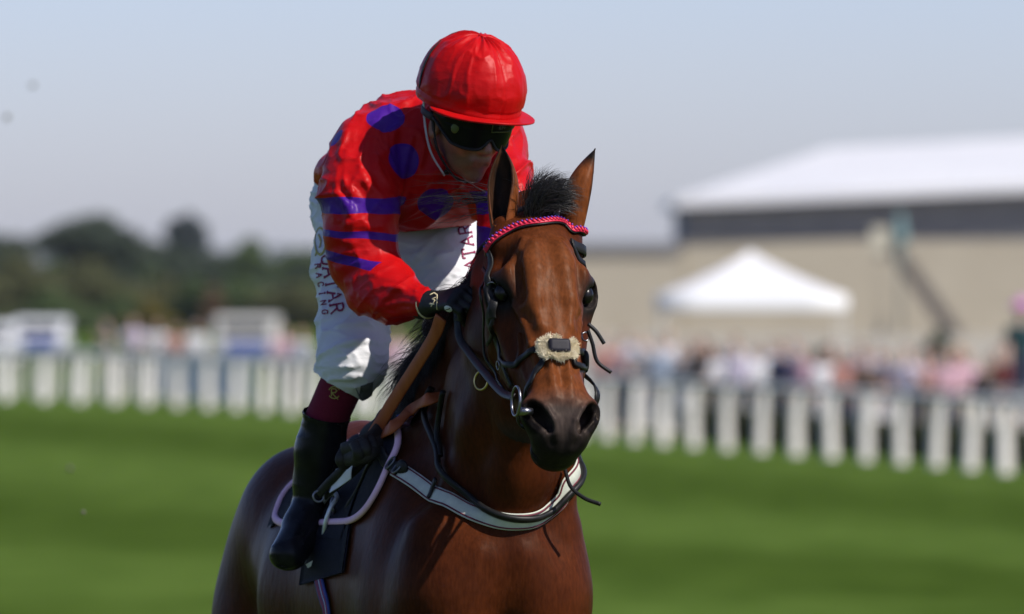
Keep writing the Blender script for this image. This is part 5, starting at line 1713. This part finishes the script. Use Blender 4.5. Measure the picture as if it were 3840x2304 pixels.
# bit rings and mouthpiece ends
def torus(c, n, r, rr, N=28, M=8, sq=1.0, up=None):
    n = nrm(n); a = nrm(np.cross(n, (0.1, .2, 1))) if up is None else nrm(up - n * (up @ n)); b_ = np.cross(n, a)
    pts = [c + (a * math.cos(k / N * 6.28318) * sq + b_ * math.sin(k / N * 6.28318)) * r for k in range(N)]
    v = []; f = []
    for k in range(N):
        rd = nrm(pts[k] - c)
        for m_ in range(M):
            an = m_ / M * 6.28318; v.append(pts[k] + rd * rr * math.cos(an) + n * rr * math.sin(an))
    for k in range(N):
        for m_ in range(M): f.append((k * M + m_, ((k + 1) % N) * M + m_, ((k + 1) % N) * M + (m_ + 1) % M, k * M + (m_ + 1) % M))
    return v, f
for s in (-1, 1):
    if s < 0:
        cc_, nn_ = SH.ray(1985, 1505, .020, miss=-.5); cc_ = P(1935, 1505, cc_[1] + .01); axr_ = nrm(V(-.96, -.28, .05))
    else:
        cc_, nn_ = SH.near(H(.49, .085, -.10), .012); axr_ = nrm(V(.9, -.3, .1))
    v, f = torus(cc_, axr_, .034, .0030, sq=1.0, up=UP); ring = obj('bit_ring', v, f, M_STEEL, bridle)
    e0 = P(1952, 1543, cc_[1] - .012) if s < 0 else cc_ + V(-.018, 0, -.02)
    v, f = tube([e0 - HS * s * -.004, e0 - HS * s * .028], [.011, .008], 10); obj('mouthpiece', v, f, M_STEEL, ring).matrix_parent_inverse = Matrix.Identity(4)
# loose strap ends flying on the far cheek
for pts in ([(2205, 1215), (2236, 1244), (2266, 1290)], [(2205, 1240), (2222, 1290), (2240, 1356), (2292, 1398)]):
    c_ = catmull([P(u, v, -.42) for u, v in pts], 8)
    v, f = tube(c_, .0075, 8, .6); obj('strap_end', v, f, M_LEA, bridle)
c_, n_ = SH.ray(2205, 1345, .006, miss=-.4)
v, f = ico(c_, (.008, .006, .020), np.eye(3), 2); obj('buckle', v, f, M_LEA, bridle)
for (u, v_) in ((1845, 1062), (1883, 1370), (2232, 1262)):
    q, n_ = SH.ray(u, v_, .010, miss=-.4)
    v, f = torus(q, n_, .010, .0018, 16, 6); obj('buckle', v, f, M_STEEL, bridle)

# ---- reins: from the bit up to the hands, rubber-gripped bight hanging from the hands
reins = empty('reins', P(1650, 1300, .2)); tag(reins, 'brown rubber grip reins with black leather ends running from bit to the jockey hands', 'reins')
def free_strap(name, pts, width, thick, mat, parent, up=V(0, -1, .2), n=8):
    c = catmull([np.asarray(p, float) for p in pts], n)
    v, f = strap(c, [up] * len(c), width, thick)
    return obj(name, v, f, mat, parent)
rp = [P(1925, 1490, -.50), P(1880, 1470, -.36), P(1812, 1392, -.16), P(1755, 1318, .0), P(1722, 1262, .08), P(1712, 1150, .11)]
free_strap('rein', rp, .019, .003, M_LEA, reins, V(-.6, -.6, .5))
free_strap('rein', [H(.49, .095, -.11), P(2230, 1450, -.40), P(2080, 1330, -.05), P(1900, 1180, .16), P(1770, 1130, .16)], .018, .004, M_LEA, reins, V(.7, -.5, .2))
free_strap('rubber_grip', [P(1655, 1190, .12), P(1628, 1262, .16), P(1560, 1375, .26), P(1480, 1500, .36), P(1395, 1640, .44)], .033, .0045, M_BROWN, reins, V(-.25, -.9, .25), 10)
g2 = [SH.ray(u, v_, .032)[0] for u, v_ in ((1425, 1685), (1490, 1640), (1555, 1592), (1612, 1545), (1650, 1512))]
free_strap('rubber_grip', g2 + [P(1690, 1480, g2[-1][1] + .04)], .034, .0045, M_BROWN, reins, V(-.45, -.75, .35), 10)
q, n_ = SH.ray(1820, 1425, .012, miss=0)
v, f = torus(q, nrm(V(-.7, -.7, .1)), .022, .003, 24, 6); obj('martingale_ring', v, f, M_BRASS, reins)
# black leather keepers and knot where the grips meet
kn = []
for pts, r_ in (([(1430, 1650, .40), (1395, 1690, .36), (1350, 1710, .36), (1300, 1715, .40)], .022), ([(1290, 1690, .40), (1345, 1672, .37), (1400, 1640, .39), (1425, 1612, .42)], .020), ([(1330, 1660, .36), (1345, 1700, .34), (1335, 1740, .38)], .015), ([(1360, 1650, .36), (1372, 1690, .34), (1360, 1730, .38)], .015), ([(1385, 1640, .38), (1400, 1680, .36), (1395, 1715, .40)], .014), ([(1295, 1690, .41), (1280, 1725, .40), (1300, 1750, .42)], .016)):
    kn.append(tube(catmull([P(*p) for p in pts], 6), r_, 10, .6, V(0, -1, 0)))
v, f = join(*kn); obj('knotted_keeper', v, f, mottled('dusty_black_leather', (.012, .011, .010), (.030, .026, .022), 30, .6, .3), reins)
# loose leather loop hanging round the neck and breast
c_, _n = on_surf(SH, [(1640, 1462), (1624, 1510), (1633, 1620), (1664, 1725), (1732, 1832), (1840, 1914), (1950, 1940), (2055, 1914), (2118, 1850), tuple(P(2150, 1780, .12)), tuple(P(2140, 1700, .2))], .016, 9, 6)
v, f = tube(c_, .0105, 8, .75); obj('loose_loop', v, f, M_LEA, reins)
c_, _n = on_surf(SH, [(1680, 1470), (1664, 1560), (1655, 1640), (1668, 1715)], .012, 8, 4)
v, f = tube(c_, .0075, 8, .75); obj('loose_loop', v, f, M_LEA, reins)
v, f = tube(catmull([P(2118, 1760, .04), P(2140, 1825, .0), P(2190, 1868, -.02), P(2252, 1892, -.03)], 8), .0048, 8); obj('loose_end', v, f, M_LEA, reins)

# ---- breast girth
bgth = empty('breast_girth', P(1930, 1950, 0)); tag(bgth, 'pale sage breast girth edged in maroon across the horse chest', 'breast girth')
M_SAGE = mottled('sage_webbing', (.47, .49, .41), (.55, .565, .475), 60, .7, .2, (700, .15, .001))
M_MAROON = mottled('maroon_edging', (.10, .018, .03), (.15, .03, .045), 60, .7, .2)
bpts = [(1490, 1762), (1600, 1838), (1720, 1902), (1830, 1942), (1930, 1955), (2030, 1932), (2100, 1872), (2128, 1800), tuple(P(2150, 1720, .22)), tuple(B(.40, .24, 1.42)), tuple(B(.62, .25, 1.40))]
c, nn = on_surf(SH, bpts, .005, 12, 8)
v, f = strap(c, nn, .037, .006); obj('band', v, f, M_SAGE, bgth)
tt_ = frames(c)
for s in (-1, 1):
    e_ = c + np.cross(tt_, nn) * s * .0154 + nn * .0048
    v, f = strap(e_, nn, .0035, .003); obj('edging', v, f, M_MAROON, bgth)
    e_ = c + np.cross(tt_, nn) * s * .0184 + nn * .003
    v, f = tube(e_, .0022, 6); obj('piping', v, f, M_SAGE, bgth)
v0 = [(1410, 1690), (1450, 1728), (1500, 1770)]
c, nn = on_surf(SH, [tuple(B(.62, -.24, 1.42)), (1425, 1705), (1460, 1738), (1510, 1775)], .012, 8, 4)
v, f = strap(c, nn, .030, .005); obj('strap', v, f, M_LEA, bgth)
for (u, v_) in ((1487, 1752), (1512, 1770)):
    q, n_ = SH.ray(u, v_, .021)
    v, f = torus(q, n_, .018, .0024, 20, 6, .55, nrm(P(1510, 1775, 0) - P(1425, 1705, 0))); obj('buckle', v, f, M_STEEL, bgth)
q, n_ = SH.ray(1522, 1770, .016); v, f = ico(q, (.022, .020, .008), np.array([nrm(np.cross(n_, UP)), UP, n_]), 2); obj('keeper', v, f, M_LEA, bgth)
c, nn = on_surf(SH, [(1655, 1800), (1640, 1842), (1622, 1880)], .013, 6, 2)
v, f = strap(c, nn, .017, .005); obj('loop_keeper', v, f, M_LEA, bgth)

# ---- saddle cloth
scloth = empty('saddle_cloth', B(.8, 0, 1.55)); tag(scloth, 'black saddle cloth with padded pink edge under the small racing saddle', 'saddle cloth')
M_CLOTH = mottled('navy_black_cloth', (.006, .006, .011), (.012, .012, .020), 60, .8, .15, (500, .3, .002))
M_PINK = mottled('pink_edging', (.74, .45, .58), (.82, .53, .65), 50, .75, .2, (300, .2, .001))
front = [SH.near(B(.50, 0, 1.66), 0)[0]] + [SH.ray(u, v_, 0)[0] for u, v_ in ((1545, 1592), (1505, 1660), (1468, 1760), (1425, 1855), (1375, 1925), (1335, 1955))]
rear = [SH.near(B(1.18, 0, 1.62), 0)[0], SH.near(B(1.20, -.15, 1.52), 0)[0], SH.near(B(1.20, -.25, 1.42), 0)[0], SH.near(B(1.18, -.29, 1.34), 0)[0]] + [SH.ray(u, v_, 0)[0] for u, v_ in ((1075, 1890), (1052, 1928), (1046, 1955))]
fr = catmull(front, 8); re = catmull(rear, 8)
def mirror(p):
    r = p - HO; bb_ = r @ LF
    return p - LF * 2 * bb_
def patch(fr, re, nA, lift, mir=False):
    v = []; nrmls = []
    for i in range(len(fr)):
        for j in range(nA + 1):
            s_ = j / nA
            p = fr[i] * (1 - s_) + re[i] * s_
            p = p + V(-.02, -.02, -.02) * math.sin(math.pi * s_) * (i / len(fr))
            if mir: p = mirror(p)
            q, n_ = SH.near(p, lift); v.append(q); nrmls.append(n_)
    return np.array(v), np.array(nrmls), np.array([(i * (nA + 1) + j, i * (nA + 1) + j + 1, (i + 1) * (nA + 1) + j + 1, (i + 1) * (nA + 1) + j) for i in range(len(fr) - 1) for j in range(nA)])
for mir in (False, True):
    nA = 30
    v, n_, q = patch(fr, re, nA, .010, mir)
    v2 = v - n_ * .008; o = len(v)
    ff_ = np.concatenate([q, q[:, ::-1] + o])
    obj('panel', np.concatenate([v, v2]), ff_, M_CLOTH, scloth)
    epx = [(1545, 1592), (1505, 1660), (1468, 1760), (1425, 1855), (1378, 1925), (1330, 1958), (1250, 1968), (1150, 1972), (1080, 1974), (1047, 1952), (1054, 1915)]
    e3 = [SH.ray(u, v_, 0)[0] for u, v_ in epx]
    e3 = [SH.near(B(.50, -.03, 1.66), 0)[0]] + e3 + [SH.near(B(1.19, -.23, 1.45), 0)[0], SH.near(B(1.18, -.02, 1.62), 0)[0]]
    if mir: e3 = [mirror(p) for p in e3]
    ev, en = on_surf(SH, [tuple(p) for p in e3], .012, 8, 2)
    v, f = tube(ev, .0092, 10, .8, en); obj('edging', v, f, M_PINK, scloth)
# white number patch and blue pad at the withers
def patch_px(name, poly, lift, mat, parent, thick=.004, surf=None, n=10):
    (a, b_, c_, d_) = poly; v = []; nr_ = []
    sf = surf or SH
    for i in range(n + 1):
        for j in range(n + 1):
            s_, t_ = i / n, j / n
            u = (a[0] * (1 - s_) + b_[0] * s_) * (1 - t_) + (d_[0] * (1 - s_) + c_[0] * s_) * t_
            w = (a[1] * (1 - s_) + b_[1] * s_) * (1 - t_) + (d_[1] * (1 - s_) + c_[1] * s_) * t_
            r_ = sf.ray(u, w, lift, miss=.5); v.append(r_[0]); nr_.append(r_[1])
    v = np.array(v); nr_ = np.array(nr_)
    q = np.array([(i * (n + 1) + j, (i + 1) * (n + 1) + j, (i + 1) * (n + 1) + j + 1, i * (n + 1) + j + 1) for i in range(n) for j in range(n)])
    o = len(v); ring = [i * (n + 1) for i in range(n + 1)] + [n * (n + 1) + j for j in range(1, n + 1)] + [i * (n + 1) + n for i in range(n - 1, -1, -1)] + [j for j in range(n - 1, 0, -1)]
    side = np.array([(ring[k], ring[(k + 1) % len(ring)], ring[(k + 1) % len(ring)] + o, ring[k] + o) for k in range(len(ring))])
    return obj(name, np.concatenate([v, v - nr_ * thick]), np.concatenate([q, q[:, ::-1] + o, side]), mat, parent)
M_NUM = mottled('white_number_cloth', (.62, .62, .64), (.72, .72, .74), 40, .7, .2)
nv_ = []; NN = 8
cor = [P(1330, 1722, .50), P(1316, 1795, .49), P(1230, 1846, .53), P(1262, 1764, .55)]
for lay_ in (0, 1):
    for i in range(NN + 1):
        for j in range(NN + 1):
            s_, t_ = i / NN, j / NN
            p = (cor[0] * (1 - s_) + cor[1] * s_) * (1 - t_) + (cor[3] * (1 - s_) + cor[2] * s_) * t_
            nv_.append(p + V(-.25, -.9, .2) * (.010 * math.sin(3.1 * s_ + 2 * t_) - .004 * lay_))
o_ = (NN + 1) ** 2; nf_ = []
for i in range(NN):
    for j in range(NN):
        a_ = i * (NN + 1) + j; nf_ += [(a_, a_ + NN + 1, a_ + NN + 2, a_ + 1), (o_ + a_, o_ + a_ + 1, o_ + a_ + NN + 2, o_ + a_ + NN + 1)]
obj('number_patch', nv_, nf_, M_NUM, scloth)
# ---- saddle
sad = empty('saddle', B(.85, 0, 1.58)); tag(sad, 'small black racing saddle under the jockey with blue strap and stirrup leathers', 'saddle')
M_BLUEP = mottled('blue_strap', (.02, .08, .42), (.03, .12, .55), 30, .5, .3)
s = Shape()
for k in range(8):
    a_ = .80 + k * .045
    zc = SH.near(B(a_, 0, 1.8), 0)[0][2]
    rise = .014 * abs(k - 3) / 4
    s.add(ecap(B(a_, -.075, zc - .040 + rise), B(a_, .075, zc - .040 + rise), (.040, .034), (.040, .034), FW), .04)
v, q = s.mesh(B(.9, 0, 1.55) - V(.45, .5, .35), B(.9, 0, 1.55) + V(.45, .5, .35), .008, 2)
obj('seat', v, q, M_CLOTH, sad)
for s_ in (-1, 1):
    vv_ = []; N_ = 12
    for i in range(N_ + 1):
        for j in range(N_ + 1):
            a_ = .58 + .34 * j / N_ - .05 * i / N_; bb_ = (.05 + .24 * i / N_) * s_; zz = 1.66 - .32 * (i / N_) ** 1.2
            vv_.append(SH.near(B(a_, bb_, zz), .015)[0])
    q = np.array([(i * (N_ + 1) + j, (i + 1) * (N_ + 1) + j, (i + 1) * (N_ + 1) + j + 1, i * (N_ + 1) + j + 1) for i in range(N_) for j in range(N_)])
    obj('flap', np.array(vv_), q, M_CLOTH, sad)
free_strap('pad_strap', [P(1495, 1575, .50), P(1545, 1548, .50), P(1610, 1508, .52), P(1660, 1470, .56)], .016, .010, M_BLUEP, sad, V(-.2, -.6, .8))
patch_px('pommel_cloth', ((1540, 1600), (1575, 1580), (1560, 1560), (1515, 1585)), .024, M_BLUEP, sad)
v, f = ico(P(1445, 1610, .52), (.018, .018, .010), np.eye(3), 2); obj('pommel_pad', v, f, mottled('pale_blue_pad', (.35, .42, .48), (.45, .52, .58), 40, .6), sad)
# stirrup leathers and irons
stl = empty('stirrup', P(1230, 1930, .62)); tag(stl, 'steel stirrup iron on black leather holding the black boot on the left', 'stirrup')
free_strap('leather', [P(1375, 1690, .50), P(1310, 1740, .50), P(1245, 1800, .54), P(1195, 1855, .58)], .022, .004, M_LEA, stl, V(-.3, -.9, .1))
free_strap('leather', [P(1390, 1700, .52), P(1330, 1765, .53), P(1270, 1815, .56), P(1215, 1862, .59)], .022, .004, M_LEA, stl, V(-.3, -.9, .1))
q = P(1195, 1862, .575); v, f = torus(q, V(0, -1, 0), .013, .0024, 18, 6); obj('buckle', v, f, M_STEEL, stl)
iron = [P(1214, 2005, .60), P(1222, 1955, .585), P(1240, 1905, .585), P(1262, 1868, .60), P(1252, 1850, .64), P(1215, 1880, .70), P(1190, 1940, .72), P(1180, 1990, .71)]
v, f = tube(catmull(iron, 8), .0058, 8); obj('iron', v, f, mottled('dull_steel', (.55, .56, .55), (.68, .69, .68), 30, .4, .5, None, .5), stl)
v, f = tube(catmull([P(1252, 1868, .60), P(1246, 1885, .595), P(1249, 1910, .59), P(1256, 1930, .60)], 4), .006, 8); obj('iron', v, f, M_STEEL, stl)
v, f = box(P(1196, 2100, .62), (.030, .016, .005), np.array([nrm(V(.8, -.35, .45)), nrm(V(.3, .9, .1)), nrm(np.cross(nrm(V(.8, -.35, .45)), nrm(V(.3, .9, .1))))])); obj('tread', v, f, M_NUM, stl, False)
st2 = empty('stirrup', P(1930, 1930, .75)); tag(st2, 'steel stirrup iron on the far side hidden behind the horse shoulder', 'stirrup')
free_strap('leather', [B(.78, .22, 1.48), P(1900, 1800, .78), P(1925, 1900, .76)], .022, .004, M_LEA, st2, V(.6, -.6, .1))
v, f = torus(P(1925, 1985, .74), nrm(V(.4, -.9, 0)), .058, .006, 24, 8); obj('iron', v, f, M_STEEL, st2)
# girth
girth = empty('girth', SH.ray(1225, 2240, 0)[0]); tag(girth, 'blue girth webbing with red and white stripes below the saddle cloth', 'girth')
gp0 = [(1180, 2000), (1195, 2090), (1205, 2170), (1222, 2240), (1236, 2300)]
gpts = [tuple(SH.ray(u, v_, 0)[0]) for u, v_ in gp0]
e = np.array(gpts[-1]); gpts += [tuple(e + V(.03, .02, -.16)), tuple(B(.66, -.12, .87)), tuple(B(.66, .0, .85))]
c, nn = on_surf(SH, gpts, .006, 10, 5)
v, f = strap(c, nn, .050, .004); obj('webbing', v, f, M_BLUEP2 if 'M_BLUEP2' in globals() else mottled('girth_blue', (.02, .03, .16), (.03, .045, .22), 40, .7), girth)
tt_ = frames(c); bn_ = np.cross(tt_, nn)
M_STR = mottled('girth_red', (.24, .02, .05), (.30, .03, .06), 40, .7); 
for off_, mt_ in ((-.013, M_STR), (-.004, M_NUM), (.006, M_STR), (.014, M_STR)):
    v, f = strap(c + bn_ * off_ + nn * .0035, nn, .0045 if mt_ is M_STR else .002, .0015); obj('stripe', v, f, mt_, girth)
# black cloth patch laid over the flank below the saddle cloth
patch_px('black_patch', ((1165, 1985), (1326, 1962), (1298, 2150), (1138, 2196)), .012, M_CLOTH, girth, .006)

# ---- prints and small badges on the clothing
M_PRINT = mottled('maroon_print', (.20, .012, .06), (.24, .018, .075), 60, .7)
M_GOLD = mottled('gold_print', (.34, .28, .07), (.42, .35, .10), 60, .6)
LET = {
 'Q': [((.5, 1), (.2, .93), (.05, .7), (.0, .5), (.05, .3), (.2, .07), (.5, 0), (.8, .07), (.95, .3), (1, .5), (.95, .7), (.8, .93), (.5, 1)), ((.55, .12), (.75, -.08), (1.05, -.2))],
 'A': [((.0, 0), (.5, 1), (1, 0)), ((.2, .36), (.8, .36)), ((-.1, 0), (.16, 0)), ((.84, 0), (1.1, 0))],
 'T': [((.5, 0), (.5, 1)), ((0, .8), (0, 1), (1, 1), (1, .8)), ((.35, 0), (.65, 0))],
 'R': [((.12, 0), (.12, 1), (.6, 1), (.85, .88), (.85, .62), (.6, .5), (.12, .5)), ((.55, .5), (1, 0)), ((0, 0), (.26, 0)), ((.9, 0), (1.1, 0))],
 'C': [((.95, .75), (.8, .93), (.5, 1), (.2, .93), (.05, .7), (0, .5), (.05, .3), (.2, .07), (.5, 0), (.8, .07), (.95, .25))],
 'I': [((.5, 0), (.5, 1)), ((.3, 0), (.7, 0)), ((.3, 1), (.7, 1))],
 'N': [((.05, 0), (.05, 1), (.95, 0), (.95, 1))],
 'G': [((.95, .75), (.8, .93), (.5, 1), (.2, .93), (.05, .7), (0, .5), (.05, .3), (.2, .07), (.5, 0), (.8, .07), (.95, .25), (.95, .5), (.6, .5))]}
def print_px(name, surf, strokes, w, mat, parent, lift=.0012, miss=.7):
    parts = []
    for st in strokes:
        pts = []
        for i in range(len(st) - 1):
            for j in range(4): pts.append(tuple(np.array(st[i]) * (1 - j / 4) + np.array(st[i + 1]) * j / 4))
        pts.append(st[-1])
        hits = [surf.ray(u, v_, lift) for u, v_ in pts]; hits = [h for h in hits if h is not None]
        if len(hits) < 2: continue
        # drop jumps over edges
        runs = [[hits[0]]]
        for h in hits[1:]:
            if np.linalg.norm(h[0] - runs[-1][-1][0]) > .03: runs.append([h])
            elif np.linalg.norm(h[0] - runs[-1][-1][0]) > 1e-4: runs[-1].append(h)
        for rn in runs:
            if len(rn) < 2: continue
            parts.append(strap([h[0] for h in rn], [h[1] for h in rn], w, .0008))
    if parts:
        v, f = join(*parts); return obj(name, v, f, mat, parent)
def letters(text, origin, along, upv, size, adv, mirror_=False):
    out = []
    o = np.array(origin, float); al = np.array(along, float) / np.linalg.norm(along); up_ = np.array(upv, float) / np.linalg.norm(upv)
    for ch in text:
        for st in LET[ch]:
            out.append([tuple(o + al * x * size * .72 + up_ * y * size) for x, y in st])
        o = o + al * adv
    return out
BRE = [o for o in bpy.data.objects if o.name == 'breeches'][0]
def bparent(o):
    return o
# QATAR down the near thigh, RACING beside it towards the outside
for tx, og, al, upv, sz, adv, w in (('QATAR', (1203, 962), (.19, 1), (1, -.19), 48, 46, .0052), ('RACING', (1182, 992), (.15, 1), (1, -.15), 21, 35, .0032)):
    o = print_px('lettering', SBR, letters(tx, og, al, upv, sz, adv), w, M_PRINT, BRE)
    if o: o.matrix_parent_inverse = Matrix.Identity(4)
o = print_px('lettering', SBR, letters('QATAR', (1796, 1050), (-.16, -1), (-1, .16), 46, 44), .0045, M_PRINT, BRE)
# gold ring emblem at the hip and on the sock
ringp = [(1202 + 20 * math.cos(a_), 905 + 50 * math.sin(a_)) for a_ in np.linspace(0, 6.0, 26)]
print_px('emblem', SBR, [ringp, [(1196, 880), (1205, 905), (1200, 930)], [(1190, 940), (1184, 960)]], .006, M_GOLD, BRE)
SOCK = [o for o in bpy.data.objects if o.name.startswith('sock')][0]
sme = SOCK.data; sv = np.array([v_.co for v_ in sme.vertices]); sq = [tuple(p.vertices) for p in sme.polygons]
SSK = Surf(sv, sq)
cx, cy = 1254, 1472
em = [[(cx + 21 * math.cos(a_), cy + 22 * math.sin(a_)) for a_ in np.linspace(.6, 2.6, 10)], [(cx + 21 * math.cos(a_), cy + 22 * math.sin(a_)) for a_ in np.linspace(3.6, 5.8, 10)], [(cx - 10, cy + 14), (cx - 10, cy - 14), (cx + 4, cy - 14), (cx + 10, cy - 7), (cx + 4, cy), (cx - 10, cy), (cx + 14, cy + 26)]]
print_px('emblem', SSK, em, .0026, M_GOLD, SOCK)
# glove cuff: gold piping, gold badge, white maker's disc
GLV = gl
M_GPALE = mottled('pale_gold_piping', (.60, .50, .28), (.70, .60, .36), 60, .5)
c_, n_ = [], []
for a_ in np.linspace(0, 6.2832, 33):
    q = P(1598, 1140, .19); d = gg * math.cos(a_) + gpd * math.sin(a_)
    h = SGL.near(q + d * .034, .001); c_.append(h[0]); n_.append(h[1])
v, f = tube(np.array(c_), .0024, 6); obj('cuff_piping', v, f, M_GPALE, GLV)
print_px('badge', SGL, [[(1612, 1108), (1628, 1100), (1640, 1108), (1640, 1160)], [(1618, 1150), (1632, 1128), (1622, 1122), (1634, 1118)], [(1612, 1140), (1630, 1142)]], .0036, M_GPALE, GLV, .0012)
h = SGL.ray(1682, 1157, .002)
if h is not None:
    v, f = ico(h[0], (.0105, .0105, .002), np.array([nrm(np.cross(UP, h[1])), nrm(np.cross(h[1], np.cross(UP, h[1]))), h[1]]), 2); obj('disc', v, f, M_NUM, GLV)
    print_px('disc_mark', SGL, [[(1673, 1158), (1690, 1154)]], .002, M_LEA, GLV, .005)
# dark knee patch and shirt button
patch_px('knee_patch', ((1352, 1448), (1398, 1432), (1392, 1500), (1345, 1500)), .002, mottled('grey_knee_patch', (.10, .10, .11), (.2, .2, .21), 40, .5), BRE, .002, SBR)
SLK = [o for o in bpy.data.objects if o.name == 'silks'][0]
h = SK.ray(1675, 645, .003)
if h: v, f = ico(h[0], (.008, .008, .003), np.array([nrm(np.cross(UP, h[1])), nrm(np.cross(h[1], np.cross(UP, h[1]))), h[1]]), 2); obj('button', v, f, M_LEA, SLK)

# ---- clods of turf thrown up, blurred far behind
M_CLOD = flatm('turf_clod', (.16, .15, .11))
for (u, v_, y_, r_, lb) in ((125, 320, 22, .014, 'small dark clod flying high at the upper left of the sky'), (28, 440, 20, .014, 'small dark clod flying lower near the left edge of the sky'), (262, 1758, 14, .012, 'small brown clod flying low over the turf on the left'), (312, 1922, 6, .007, 'tiny dark clod flying over the turf below the brown one')):
    p = P(u, v_, y_); v, f = ico(p, (r_, r_ * .8, r_ * 1.1), np.eye(3), 2)
    v = v + (vnoise(v * 60)[:, None] * r_ * .4)
    tag(obj('turf_clod', v, f, M_CLOD), lb, 'clod', 'clods of turf in the air')
